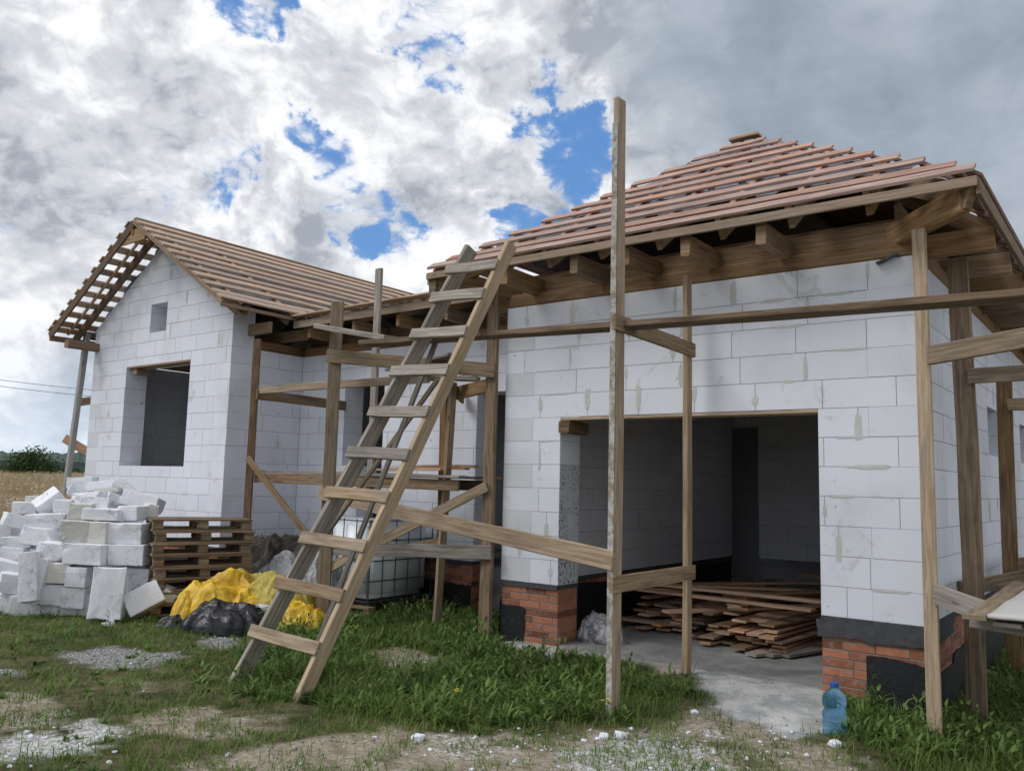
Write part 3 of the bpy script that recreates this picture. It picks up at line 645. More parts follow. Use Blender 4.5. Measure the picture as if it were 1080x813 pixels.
p2('ledger', (-8.45, -.25, 2.94), (-5.2, -.25, 2.93), .05, .10, 'post', (0, 1, 0), .004, 6)
p2('ledger', (-8.4, -.3, 2.88), (-8.4, 1.32, 2.86), .04, .14, 'post_dark')
p2('ledger', (-5.3, .25, 2.9), (-6.0, 1.3, 2.88), .04, .15, 'post_dark')
p2('ledger', (-4.45, .0, 2.85), (-5.4, .45, 2.83), .04, .16, 'post_dark')
p2('ledger', (-8.45, -.2, 1.73), (-4.9, -.0, 1.7), .04, .13, 'post_dark', (0, 1, 0))
p2('ledger', (-8.4, .9, 1.73), (-5.2, .85, 1.7), .04, .13, 'post_dark', (0, 1, 0))
for i in range(6): p2('shelf_board', (-8.5+random.uniform(-.1, .1), -.1+i*.17, 1.825), (-5.0+random.uniform(-.3, .2), -.02+i*.17, 1.80), .13, .028, random.choice(('post_dark', 'loose', 'grey')), warp=.006)
p2('brace', (-8.45, -.35, 2.0), (-6.85, .42, .1), .03, .09, 'post', (0, 1, 0))
p2('brace', (-4.36, -.15, 1.70), (-6.45, -.52, .68), .03, .11, 'post', (0, 1, 0))
p2('brace', (-5.6, .5, 1.0), (-6.9, .55, .75), .03, .1, 'post', (0, 1, 0))
s3 = empty('scaffold', (.25, 1.2, 0), 'dark timber scaffold along the right side wall', 'scaffold')
def p3(n, *a, **k): return board(n, *a[:5], s3, *a[5:], **k)
p3('post', (.22, .72, -.4), (.20, .72, 3.80), .16, .05, 'post_dark', (1, 0, 0), .012, 8)
p3('post', (.25, 2.9, -.4), (.25, 2.95, 3.1), .15, .05, 'post_dark', (1, 0, 0), .008, 8)
p3('post', (.27, 5.4, -.4), (.27, 5.4, 3.1), .13, .05, 'post_dark', (1, 0, 0), .008, 8)
p3('rail', (.26, .66, 2.75), (1.5, .66, 2.75), .13, .04, 'post', (0, 0, 1))
p3('rail', (.28, 2.85, 2.7), (1.6, 2.85, 2.7), .13, .04, 'post', (0, 0, 1))
p3('rail', (.1, .85, .93), (.5, 3.1, .95), .13, .04, 'post_dark', (0, 0, 1))
p3('rail', (.18, 3.0, 1.0), (.5, 5.1, 1.0), .13, .04, 'post_dark', (0, 0, 1))
# planks lying on the scaffold
def loose(name, p0, p1, a, b, mt, label, cat, side=None, warp=.004, group=None, seg=6):
    c = (Vector(p0)+Vector(p1))/2; c.z = min(p0[2], p1[2])
    o = MB().beam(Vector(p0)-c, Vector(p1)-c, a, b, side, warp=warp, seg=seg).build(name, mt); o.location = c
    return tag(o, label, cat, group)
loose('scaffold_plank', (-4.93, -1.50, 3.135), (1.75, -1.50, 2.94), .2, .05, 'post_dark', 'long plank laid level across the scaffold in front of the garage', 'plank', None, .006, seg=14)
loose('scaffold_plank', (-6.62, -.72, 3.60), (-4.75, -1.32, 3.20), .16, .06, 'grey', 'short grey plank tilted behind the ladder at its upper left', 'plank')
loose('scaffold_plank', (-4.6, -.5, 3.13), (-6.3, .2, 3.15), .15, .035, 'grey', 'grey plank on the recess scaffold below the tilted plank', 'plank')
loose('scaffold_plank', (-5.8, -.05, 2.99), (-4.9, .3, 2.97), .15, .05, 'grey', 'short grey board behind the middle of the ladder', 'plank')
loose('leaning_pole', (-5.05, -1.9, .0), (-4.05, -1.38, 3.12), .055, .045, 'grey', 'thin dark batten leaning steeply behind the ladder', 'pole')
loose('leaning_pole', at(312, 608, 8.9), at(462, 400, 8.6), .05, .04, 'post', 'thin pale batten slanting behind the ladder rungs', 'pole')
for i in range(5): loose('board', (-6.2+random.uniform(-.2, .2), .05+i*.17, 1.87+.015*i), (-5.2+random.uniform(-.2, .3), .25+i*.15, 1.885+.015*i), .12, .025, random.choice(('loose', 'post_dark')), 'dark offcut board piled on the low shelf of the recess scaffold', 'board', group='offcut boards on the scaffold shelf')
# ladder
lad = empty('ladder', (-4.35, -2.9, 0), 'homemade wooden ladder with nailed board rungs leaning on the scaffold plank', 'ladder')
fL, tL = Vector((-4.82, -2.93, -.06)), Vector((-3.66, -1.36, 3.98)); fR, tR = Vector((-3.93, -2.97, -.06)), Vector((-3.17, -1.36, 3.95))
axl = (tR-tL).normalized(); fr = axl.cross((tL-fL).normalized()); fr = fr if fr.y < 0 else -fr
board('stile', fL, tL, .045, .16, 'grey', lad, axl, .006, 8); board('stile', fR, tR, .05, .13, 'post_gold', lad, axl, .006, 8)
for i, (yl, yr) in enumerate([(664, 682), (612, 630), (565, 578), (516, 529), (473, 484), (431, 438), (389, 394), (350, 354), (314, 314), (283, 281)]):
    zz = (.40, .80, 1.19, 1.59, 1.95, 2.33, 2.71, 3.07, 3.43, 3.72)[i]
    for rep in range(1):
        a = fL+(tL-fL)*((zz-fL.z)/(tL.z-fL.z)); b_ = fR+(tR-fR)*((zz-.02-fR.z)/(tR.z-fR.z)); d = (b_-a).normalized()
        board('rung', a-d*.07+fr*.095, b_+d*.02+fr*.08, .03, .105, 'grey' if i > 3 else 'post', lad, fr)
def gp0(x, y):
    d = at(x, y, 1)-CAM; z = 0
    for _ in range(4): k = (z-CAM.z)/d.z; p = CAM+d*k; z = float(height(p.x, p.y))
    return Vector((p.x, p.y, z))
# ------------------------------------------------------------------ blocks heap
def rough_block(size, cuts=0, seed=0, mt='block', chip=.01):
    rd = random.Random(seed); bm = bmesh.new(); bmesh.ops.create_cube(bm, size=1)
    bmesh.ops.scale(bm, vec=size, verts=bm.verts)
    for _ in range(cuts):
        n = Vector((rd.choice((-1, 1))*rd.uniform(.3, 1), rd.choice((-1, 1))*rd.uniform(.1, .6), rd.choice((-1, 1))*rd.uniform(.3, 1))).normalized()
        ext = abs(n.x)*size[0]/2+abs(n.y)*size[1]/2+abs(n.z)*size[2]/2
        g_ = bm.verts[:]+bm.edges[:]+bm.faces[:]
        r = bmesh.ops.bisect_plane(bm, geom=g_, plane_co=n*ext*rd.uniform(.6, .82), plane_no=n, clear_outer=True)
        ed = [e for e in r['geom_cut'] if isinstance(e, bmesh.types.BMEdge)]
        if ed: bmesh.ops.holes_fill(bm, edges=ed)
    bmesh.ops.bevel(bm, geom=bm.edges[:], offset=.007, segments=1, affect='EDGES')
    bmesh.ops.triangulate(bm, faces=bm.faces[:]); bmesh.ops.subdivide_edges(bm, edges=[e for e in bm.edges if e.calc_length() > .1], cuts=3, use_grid_fill=True)
    off = Vector((rd.uniform(0, 99), rd.uniform(0, 99), 0)); bm.normal_update()
    for v in bm.verts:
        k = mnoise.noise(v.co*9+off)+.6*mnoise.noise(v.co*25+off); v.co += v.normal*(k*chip*.45) 
        e = sum(abs(v.co[i]) > size[i]/2-.03 for i in range(3))
        if e >= 2 and mnoise.noise(v.co*9+off*2) > .22: v.co *= .95
    me = bpy.data.meshes.new('block'); bm.to_mesh(me); bm.free(); a = me.attributes.new('tone', 'FLOAT', 'FACE'); tn = rd.random(); a.data.foreach_set('value', [tn]*len(me.polygons))
    return me
cy = R(37.44)
def pblock(px, py, d, size, yawd=0, tx=0, ty=0, cuts=0, label=None, mt='block', chip=.008, group='loose blocks in the heap by the gable wall'):
    """centre seen at px,py (photo) at distance d; yaw relative to facing the viewer"""
    pblock.n += 1; o = link('concrete_block', rough_block(size, cuts, pblock.n, mt, chip), None, ['loose_block' if mt == 'block' else mt]); o.location = at(px, py, d)
    o.rotation_euler = (Matrix.Rotation(cy+R(yawd), 3, 'Z') @ Matrix.Rotation(R(ty), 3, 'Y') @ Matrix.Rotation(R(tx), 3, 'X')).to_euler()
    return tag(o, label or 'white aerated concrete block in the middle of the heap', 'block', group)
pblock.n = 0
Z7 = lambda x, y: (x/4.517, 480+y/4.517)
HB = [ # zoomed x, y, dist, size(w,d,h), yaw, tilt x, tilt y, cuts, mat, label
 (515, 660, 9.95, (.36, .25, .60), 18, -12, 2, 0, 'block', 'big pale block standing on end at the front of the heap'),
 (640, 580, 10.6, (.40, .3, .25), 10, 0, 3, 1, 'block', 'chipped block right behind the big upright block'),
 (690, 690, 10.2, (.42, .35, .28), 25, -20, -28, 0, 'block', 'clean white block tipped on its edge right of the upright block'),
 (748, 563, 10.9, (.22, .25, .2), 5, 0, 8, 1, 'block', 'small curved offcut between the heap and the pallets'),
 (800, 665, 10.4, (.18, .2, .17), 30, 20, 30, 1, 'block', 'small wedge of white block beside the black plastic bag'),
 (142, 580, 10.1, (.2, .3, .58), 20, -8, -6, 0, 'block', 'tall narrow block leaning on the left front of the heap'),
 (192, 600, 10.25, (.16, .3, .55), 8, -8, 8, 0, 'block', 'tall narrow slab leaning right beside the left front one'),
 (278, 655, 10.4, (.28, .4, .25), 4, 0, 2, 0, 'block', 'bottom row block left of centre, half hidden in grass'),
 (378, 670, 10.4, (.28, .4, .25), 4, 0, 2, 0, 'block', 'bottom row block touching the big upright block'),
 (278, 556, 10.35, (.33, .3, .24), 12, 0, 2, 1, 'block_old', 'rounded broken block above the left bottom row block'),
 (388, 575, 10.35, (.25, .3, .24), 0, 0, 2, 0, 'block', 'grey stained block left of the upright block top'),
 (268, 458, 10.45, (.36, .3, .22), 5, 0, 4, 2, 'block', 'cracked block with a split slab in the third layer'),
 (430, 467, 10.4, (.50, .35, .25), -6, 0, 1, 0, 'block', 'widest block in the third layer of the front stack'),
 (623, 470, 10.5, (.43, .35, .25), 3, 0, 0, 0, 'block', 'squarish pale block at the right end of the third layer'),
 (365, 362, 10.5, (.32, .35, .27), 16, 0, 2, 1, 'block_old', 'yellowish cracked block in the second layer from the top'),
 (488, 365, 10.55, (.28, .35, .26), -4, 0, 0, 0, 'block_old', 'darkly stained grey block in the second layer'),
 (622, 370, 10.6, (.42, .35, .25), 0, 0, 0, 0, 'block', 'grey faced block at the right end of the second layer'),
 (385, 268, 10.7, (.26, .3, .2), 20, 0, 3, 1, 'block_old', 'yellow faced broken block in the top layer'),
 (500, 280, 10.7, (.43, .35, .14), 6, 0, 2, 0, 'block', 'thin white block in the top layer of the front stack'),
 (632, 275, 10.85, (.27, .3, .18), -5, 0, 0, 0, 'block', 'small squarish block at the right end of the top layer'),
 (450, 228, 11.0, (.42, .3, .13), 10, -10, 6, 1, 'block', 'flat white slab resting over the yellow faced block'),
 (235, 222, 11.3, (.34, .25, .2), 35, 20, -40, 0, 'block', 'slab tilted up steeply left of the top layer'),
 (305, 240, 11.2, (.22, .3, .16), 20, 0, 0, 0, 'block', 'small white block right of the steeply tilted slab'),
 (235, 315, 10.9, (.48, .35, .2), 12, 0, -3, 1, 'block', 'broad block below the steeply tilted slab'),
 (225, 385, 10.8, (.5, .35, .22), -12, 0, 5, 2, 'block', 'broken faced block left of the second layer'),
 (85, 315, 11.0, (.36, .3, .17), 40, 0, 15, 0, 'block', 'whole white block sticking out at the upper left edge'),
 (18, 375, 11.2, (.3, .3, .27), 10, 0, 0, 1, 'block', 'block cut by the left edge of the picture'),
 (15, 465, 11.2, (.3, .3, .22), -10, 0, 0, 1, 'block', 'lower block at the left edge of the picture'),
 (92, 412, 10.9, (.34, .3, .15), 15, 0, -4, 0, 'block', 'thin block under the one sticking out at the left'),
 (85, 468, 10.85, (.3, .3, .17), 0, 0, 3, 1, 'block', 'block just above the leaning narrow block'),
 (52, 535, 10.5, (.36, .28, .15), 25, 0, 16, 1, 'block', 'low slab sloping down at the lower left of the heap'),
 (48, 602, 10.35, (.27, .24, .24), 40, 10, 10, 3, 'block', 'rounded lump of block on the grass at the far left'),
 (180, 218, 11.7, (.22, .25, .14), 0, 0, 0, 0, 'block_old', 'yellowish offcut behind the steeply tilted slab'),
 (120, 250, 11.6, (.3, .25, .16), 20, 0, 0, 0, 'block', 'block at the back left shoulder of the heap'),
 (395, 130, 12.3, (.35, .3, .16), 8, 0, -3, 0, 'block', 'pale block on the very top by the gable wall corner'),
 (385, 180, 12.0, (.34, .25, .12), 30, -15, 22, 1, 'block', 'slab sliding left near the top of the heap'),
 (500, 152, 12.1, (.45, .3, .13), -5, -10, -8, 1, 'block', 'slab across the top right of the heap'),
 (525, 165, 11.75, (.32, .3, .06), 5, 0, -3, 0, 'block_old', 'thin dirty slab lying near the top'),
 (605, 175, 11.9, (.42, .3, .13), 10, -30, 36, 0, 'block', 'white slab sliding down the right of the heap top'),
 (455, 210, 11.6, (.5, .35, .12), -15, -15, -5, 1, 'block', 'broad slab above the front stack'),
 (560, 215, 11.6, (.3, .3, .14), 30, 0, 20, 2, 'block', 'broken piece wedged above the thin white block'),
 (680, 225, 11.6, (.5, .3, .2), 0, -12, 12, 1, 'block', 'long block at the right shoulder of the heap'),
 (720, 262, 11.5, (.2, .25, .16), 20, 0, 8, 1, 'block_old', 'small dirty piece next to the pallet stack top'),
]
for (zx, zy, d, size, yw, tx, ty, cu, mt, lb) in HB:
    x, y = Z7(zx, zy); pblock(x, y, d, size, yw, tx, ty, cu, lb, mt)
for i in range(26):                   # shards round the foot of the heap
    x = random.uniform(5, 175); p = gp0(x, random.uniform(632, 662)-abs(x-110)*.2); p.z += .02
    o = link('block_shard', rough_block((random.uniform(.05, .14), random.uniform(.05, .1), random.uniform(.03, .08)), 3, 500+i, 'block', .01), None, ['loose_block']); o.location = p; o.rotation_euler = (random.uniform(-.3, .3), random.uniform(-.3, .3), random.uniform(0, 6)); tag(o, 'small broken shard of white block on the grass at the foot of the heap', 'shard', 'shards at the foot of the heap')
# body of the heap: more blocks stacked behind and below the ones in front
fwdh = Vector((-math.sin(cy), math.cos(cy), 0)); rgt = Vector((math.cos(cy), math.sin(cy), 0)); c0 = Vector((CAM.x, CAM.y, 0))
rd = random.Random(5)
for iu in range(6):
    for iv in range(5):
        dd = 10.75+iv*.42; lat = (-540+25+iu*27+rd.uniform(-4, 4))/FL*dd; p = c0+fwdh*dd+rgt*lat
        H = min(1.4, .62+iv*.26 if 1 < iu < 5 else .3+iv*.15); 
        if p.y > -.35: continue
        z = .13; 
        while z < H:
            o = link('concrete_block', rough_block((.5, .36, .25), rd.choice((0, 0, 1)), rd.randrange(999), 'block'), None, ['loose_block' if rd.random() < .88 else 'block_old']); o.location = p+Vector((rd.uniform(-.04, .04), rd.uniform(-.04, .04), z))
            o.rotation_euler = (R(rd.uniform(-4, 4)), R(rd.uniform(-4, 4)), cy+R(rd.uniform(-14, 14)+(90 if rd.random() < .2 else 0)))
            tag(o, 'white block buried in the heap behind its front stack', 'block', 'blocks inside the heap'); z += .255
# ------------------------------------------------------------------ pallets
def pallet(z, yawr, loc, label, mt='pallet'):
    p = empty('pallet', (loc[0], loc[1], z), label, 'pallet', 'pallets stacked by the gable wall'); p.rotation_euler = (0, 0, yawr)
    def bb(n, p0, p1, a, b): MB().beam(p0, p1, a, b, None, warp=.003, seg=3).build(n, mt, p)
    for y in (-.35, -.18, 0, .18, .35): bb('deck_board', (-.6, y, .133), (.6, y, .133), .12, .022)
    for x in (-.53, 0, .53): bb('cross_board', (x, -.4, .111), (x, .4, .111), .12, .02)
    for y in (-.35, 0, .35):
        bb('bottom_board', (-.6, y, .011), (.6, y, .011), .1, .022)
        for x in (-.53, 0, .53): bb('spacer_block', (x-.06, y, .061), (x+.06, y, .061), .1, .076)
    return p
pc = at(222, 560, 10.95)
names = ['lowest pallet of the stack, sunk in weeds', 'pallet just above the lowest one of the stack', 'third pallet up from the grass in the stack', 'fourth pallet up from the grass in the stack', 'fourth pallet from the top of the stack', 'third pallet from the top of the stack', 'second pallet from the top of the stack', 'topmost pallet of the stack by the gable wall corner']
for i in range(8): pallet(.03+i*.1455, cy+R(31)+random.uniform(-.04, .04), (pc.x-.1+random.uniform(-.03, .03), pc.y-.1+random.uniform(-.03, .03)), 'weathered wooden '+names[i])
# ------------------------------------------------------------------ crumpled plastic
def crumple(name, loc, size, mt, label, cat, seed=0, amp=.25, rough=1.8, rot=0, sub=5, group=None):
    bm = bmesh.new(); bmesh.ops.create_icosphere(bm, subdivisions=sub, radius=1); off = Vector((seed*13.7, seed*5.1, seed))
    for v in bm.verts:
        n = v.co.copy(); k = 0; a = amp; s = rough
        for o_ in range(4): k += a*(1-2*abs(mnoise.noise(n*s+off))); a *= .52; s *= 2.1
        q = n*(1+k-amp*.4); 
        if q.z < -.35: q.z = -.35-.05*abs(mnoise.noise(n*6))
        v.co = Vector((q.x*size[0], q.y*size[1], (q.z+.35)*size[2]))
    me = bpy.data.meshes.new(name); bm.to_mesh(me); bm.free(); me.polygons.foreach_set('use_smooth', [seed % 2 == 1]*len(me.polygons)); o = link(name, me, None, [mt]); o.location = loc; o.rotation_euler.z = rot
    return tag(o, label, cat, group)
def drape(name, loc, size, mt, label, cat, seed=0, rot=0, fold=.3, group=None, peak=.75):
    """crumpled sheet lying over a low heap: broad sharp folds, small creases, ragged hem on the ground"""
    N = 90; off = Vector((seed*9.1, seed*3.3, seed)); vs_ = []; fs = []
    for j in range(N+1):
        for i in range(N+1):
            u = i/N*2-1; v = j/N*2-1; sq = max(abs(u), abs(v)); rr = math.hypot(u, v); k_ = sq/rr if rr > 1e-6 else 1; x = u*k_; y = v*k_; r = math.hypot(x, y)
            edge_ = 1+.22*mnoise.noise(Vector((math.atan2(y, x)*1.2, seed, 0)))+.1*mnoise.noise(Vector((x*5, y*5, seed)))
            w_ = Vector((x, y, 0))+Vector((mnoise.noise(Vector((x*2, y*2, seed))), mnoise.noise(Vector((x*2, y*2, seed+9))), 0))*.35
            f1 = 1-2*abs(mnoise.noise(w_*2.1+off)); f2 = 1-2.2*abs(mnoise.noise(w_*5.3+off)); f3 = 1-2.2*abs(mnoise.noise(w_*12+off))
            dome = max(0., 1-r**2.4)**peak*(1+.45*mnoise.noise(Vector((x*1.3, y*1.3, seed*2.))))
            z = dome*(1+fold*.6*f1)+fold*(.30*f1+.22*f2+.13*f3)*(1-.6*r**6)
            vs_.append((x*edge_*size[0]*(1+.06*f2), y*edge_*size[1]*(1+.06*f1), max(-.03, z*size[2]) if r < .98 else -.04))
    for j in range(N):
        for i in range(N): a = j*(N+1)+i; fs.append((a, a+1, a+N+2, a+N+1))
    me = bpy.data.meshes.new(name); me.from_pydata(vs_, [], fs); me.polygons.foreach_set('use_smooth', [True]*len(fs)); o = link(name, me, None, [mt]); o.location = loc; o.rotation_euler.z = rot
    return tag(o, label, cat, group)
def gp(x, y, d, dz=0): p = at(x, y, d); p.z = float(height(p.x, p.y))+dz; return p
drape('plastic_bag', gp(203, 622, 9.95), (.24, .26, .26), 'yellow_plastic', 'bright yellow plastic bag left of the black bag', 'bag', 1, rot=cy)
drape('plastic_sheet', gp(238, 606, 10.1), (.58, .4, .46), 'yellow_plastic', 'large crumpled yellow plastic sheet on top of the sack heap', 'sheet', 2, rot=cy, peak=.6, fold=.24)
drape('sack', gp(296, 604, 10.2), (.52, .4, .44), 'yellow_woven', 'dull yellow woven sack behind the ladder foot', 'sack', 3, rot=cy, peak=.6, fold=.25)
drape('sack', gp(258, 596, 10.45), (.42, .26, .50), 'yellow_woven', 'folded yellow sack standing up beside the pallets', 'sack', 12, rot=cy, peak=.5, fold=.2)
drape('sack', gp(318, 628, 9.75), (.36, .3, .24), 'yellow_plastic', 'small yellow sack showing between the ladder rungs', 'sack', 4, rot=cy)
drape('plastic_bag', gp(241, 638, 9.6), (.50, .32, .26), 'black_plastic', 'shiny black plastic bundle in front of the yellow sheets', 'bag', 5, rot=cy, peak=.5, fold=.22)
drape('plastic_bag', gp(184, 642, 9.7), (.18, .16, .10), 'black_plastic', 'small black plastic lump between block and bundle', 'bag', 15, rot=cy)
drape('plastic_film', gp(305, 590, 11.2), (.5, .36, .55), 'clear_film', 'heap of cloudy clear plastic film behind the yellow sacks', 'film', 6, rot=cy)
drape('plastic_film', gp(335, 590, 10.9), (.34, .26, .72), 'clear_film', 'pale rolled plastic film beside the ladder', 'film', 16, rot=cy, peak=.9)
drape('debris_pile', gp(305, 595, 12.2), (1.0, .3, .62), 'debris', 'dark rubbish piled against the recess wall', 'rubbish', 7, rot=cy, fold=.5)
crumple('plastic_film', gp(275, 620, 9.68, .22), (.16, .05, .05), 'tray_lining', 'white torn wrapper lying on the yellow sheets', 'wrapper', 16, rot=cy+.4)
drape('plastic_film', (-3.26, .5, .1), (.24, .2, .18), 'silver_film', 'shiny crumpled silver film by the left brick pier', 'film', 9, rot=.3, fold=.5, peak=.5)
# ------------------------------------------------------------------ water tank
tank = empty('water_tank', (-6.9, .66, .02), 'white plastic liquid tank in a dark wire cage under the recess scaffold', 'tank')
bm = bmesh.new(); bmesh.ops.create_cube(bm, size=1); bmesh.ops.scale(bm, vec=(.92, 1.1, 1.0), verts=bm.verts); bmesh.ops.bevel(bm, geom=bm.edges[:], offset=.08, segments=4, affect='EDGES'); bmesh.ops.translate(bm, vec=(0, 0, .72), verts=bm.verts)
me = bpy.data.meshes.new('tank_body'); bm.to_mesh(me); bm.free(); me.polygons.foreach_set('use_smooth', [True]*len(me.polygons)); link('tank_body', me, tank, ['tank_plastic'])
MB().tube([(0, 0, 1.2), (0, 0, 1.3)], .1, n=20).build('lid', 'dark_metal', tank)
mb = MB()
hx, hy = .48, .57
for z in (.2, .45, .7, .95, 1.2): mb.tube([(-hx, -hy, z), (hx, -hy, z), (hx, hy, z), (-hx, hy, z), (-hx, -hy, z)], .008, n=6)
for i in range(5): x = -hx+2*hx*i/4; mb.tube([(x, -hy-.012, .16), (x, -hy-.012, 1.22)], .007, n=6); mb.tube([(x, hy+.012, .16), (x, hy+.012, 1.22)], .007, n=6)
for i in range(6): y = -hy+2*hy*i/5; mb.tube([(hx+.012, y, .16), (hx+.012, y, 1.22)], .007, n=6); mb.tube([(-hx-.012, y, .16), (-hx-.012, y, 1.22)], .007, n=6)
mb.build('cage', 'dark_metal', tank)
mb = MB()
for y in (-.5, 0, .5): mb.beam((-.5, y, .12), (.5, y, .12), .12, .03); mb.beam((-.5, y, .015), (.5, y, .015), .1, .03)
for y in (-.5, 0, .5):
    for x in (-.44, 0, .44): mb.beam((x-.06, y, .067), (x+.06, y, .067), .1, .075)
mb.build('base_pallet', 'pallet', tank)
# ------------------------------------------------------------------ loose boards in the garage
rd = random.Random(11)
def gb(c, L, ang, z, w=.14, th=.028, tilt=0, label='rusty brown board in the pile inside the garage', mt='loose', grp='boards piled inside the garage'):
    d = Vector((math.cos(ang), math.sin(ang), tilt)); c = Vector((c[0], c[1], z)); return loose('board', c-d*L/2, c+d*L/2, w, th, mt, label, 'board', group=grp)
for lay in range(6):                         # long boards running back into the garage, ragged ends facing the opening
    for i in range(12):
        if rd.random() < .16 + .05*lay*(i in (0, 9)): continue
        L = rd.uniform(2.2, 2.9); x_ = -3.62+i*.185+rd.uniform(-.02, .02)+(.02*lay if i < 5 else -.02*lay); yf = 1.68-.07*i+rd.uniform(-.2, .2)+lay*.06; an = R(86)+R(rd.uniform(-4, 4)); d = Vector((math.cos(an), math.sin(an), 0)); c = Vector((x_, yf, 0))+d*(L/2)
        gb((c.x, c.y), L, an, .125+lay*.05+rd.uniform(0, .012), w=rd.uniform(.12, .19), th=.024, tilt=rd.uniform(-.02, .014), mt='loose' if rd.random() < .8 else 'post_dark')
for i in range(12):
    gb((-2.5+rd.uniform(-.4, .8), 2.5+rd.uniform(-.4, 1.2)), rd.uniform(1.5, 2.8), R(rd.choice((70, 8, 60, 60, 115, 40)))+R(rd.uniform(-6, 6)), .43+i*.012, tilt=rd.uniform(-.02, .02))
gb((-2.2, 1.75), 3.1, R(-1), .60, label='long board lying crosswise on top of the garage pile', grp=None)
gb((-2.45, 1.45), 2.3, R(-5), .55, label='shorter crosswise board at the front of the garage pile', grp=None)
gb((-1.5, 3.4), 1.8, R(-35), .66, label='board sticking out at the upper right of the garage pile', grp=None)
gb((-1.2, 2.7), 2.6, R(72), .13, label='old boards lying right of the garage pile', grp=None)
gb((-3.3, 1.5), 1.3, R(5), .2, label='single board end left of the garage pile', grp=None, mt='post')
for i in range(3): gb((-1.62+i*.13, 1.25+i*.1), .9, R(72), .13, mt='grey', label='grey weathered board at the foot of the garage pile', grp='grey boards by the pile')
# ------------------------------------------------------------------ bottle
bt = empty('water_bottle', (-.435, -.93, float(height(-.435, -.93))), 'large blue plastic water bottle standing on the concrete by the right pier', 'bottle')
prof = [(.001, .004), (.075, 0), (.085, .012), (.085, .05), (.079, .06), (.085, .07), (.085, .10), (.079, .11), (.085, .12), (.085, .15), (.072, .165), (.072, .185), (.085, .2), (.085, .235), (.078, .265), (.05, .3), (.026, .318), (.026, .33)]
def lathe(prof, n=28):
    v = []; f = []
    for r_1, z in prof:
        for k in range(n): a = 2*math.pi*k/n; v.append((r_1*math.cos(a), r_1*math.sin(a), z))
    for i in range(len(prof)-1):
        for k in range(n): f.append((i*n+k, i*n+(k+1) % n, (i+1)*n+(k+1) % n, (i+1)*n+k))
    return v, f
v, f = lathe(prof); me = bpy.data.meshes.new('bottle_body'); me.from_pydata(v, [], f); me.polygons.foreach_set('use_smooth', [True]*len(f)); link('bottle_body', me, bt, ['bottle_plastic'])
v, f = lathe([(.001, .358), (.028, .358), (.03, .354), (.03, .328), (.027, .326)]); me = bpy.data.meshes.new('cap'); me.from_pydata(v, [], f); link('cap', me, bt, ['bottle_cap'])
# ------------------------------------------------------------------ mixing tray on the right
tr = empty('work_platform', (1.1, -.2, 1.0), 'low board platform with a bleached pale panel on it, cut by the right picture edge', 'platform')
def tb(n, p0, p1, a, b, mt='post', side=None): MB().beam(p0, p1, a, b, side).build(n, mt, tr)
mb = MB(); N = 14
for j in range(N+1):
    for i in range(N+1): mb.v.append(Vector((-.45+i/N*.95, -1.3+j/N*2.5, .025+0.012*mnoise.noise(Vector((i*.35, j*.35, 2)))+.02*(i/N)**2)))
for j in range(N):
    for i in range(N): a = j*(N+1)+i; mb.face([a, a+1, a+N+2, a+N+1])
n0 = len(mb.v); mb.v += [v-Vector((0, 0, .022)) for v in mb.v[:n0]]
for j in range(N):
    for i in range(N): a = n0+j*(N+1)+i; mb.face([a+N+1, a+N+2, a+1, a])
for i in range(N):
    for a, b_ in ((i, i+1), (N*(N+1)+i+1, N*(N+1)+i), ((i+1)*(N+1), i*(N+1)), (i*(N+1)+N, (i+1)*(N+1)+N)): mb.face([a, a+n0, b_+n0, b_])
mb.build('bleached_panel', 'pale_panel', tr, smooth=True)
tb('deck_board', (-.52, -1.32, .0), (-.56, 1.3, .0), .13, .03, 'post'); tb('deck_board', (-.35, -1.28, -.03), (-.35, 1.3, -.03), .15, .025, 'grey'); tb('deck_board', (-.1, -1.3, -.03), (-.1, 1.3, -.03), .15, .025, 'grey')
tb('bearer', (-.6, -.95, -.07), (.5, -.95, -.11), .05, .08, 'grey'); tb('bearer', (-.6, .9, -.07), (.5, .9, -.07), .05, .08, 'grey')
for x, y in ((-.30, -.2), (.45, -.92), (-.42, .87), (.45, .87)): tb('leg', (x, y, -.1), (x, y, -1.3), .03, .05, 'grey', (1, 0, 0))
# ------------------------------------------------------------------ far left pole and plank, wires
loose('prop_post', at(69, 520, 15.3), at(92, 352, 15.5), .105, .09, 'prop_grey', 'round grey prop post at the far corner of the gable roof', 'post', seg=8)
loose('board', at(68, 462, 15.5), at(96, 478, 15.5), .04, .16, 'loose', 'reddish board end nailed across the far left prop post', 'board')
loose('board', at(84, 424, 15.6), at(102, 422, 15.6), .06, .14, 'post_dark', 'short dark board end sticking out behind the gable corner', 'board')
for i, (y0, y1) in enumerate(((397, 409), (403, 416))):
    a = at(-200, y0-28, 60); b_ = at(140, y1+6, 75); pts = []
    for k in range(25): t_ = k/24; p = a.lerp(b_, t_); p.z -= .35*math.sin(math.pi*t_); pts.append(p)
    o = MB().tube(pts, .022, n=6).build('power_line', 'cable_black'); tag(o, ('upper' if i == 0 else 'lower')+' thin black cable crossing the sky left of the gable', 'cable', 'overhead cables')
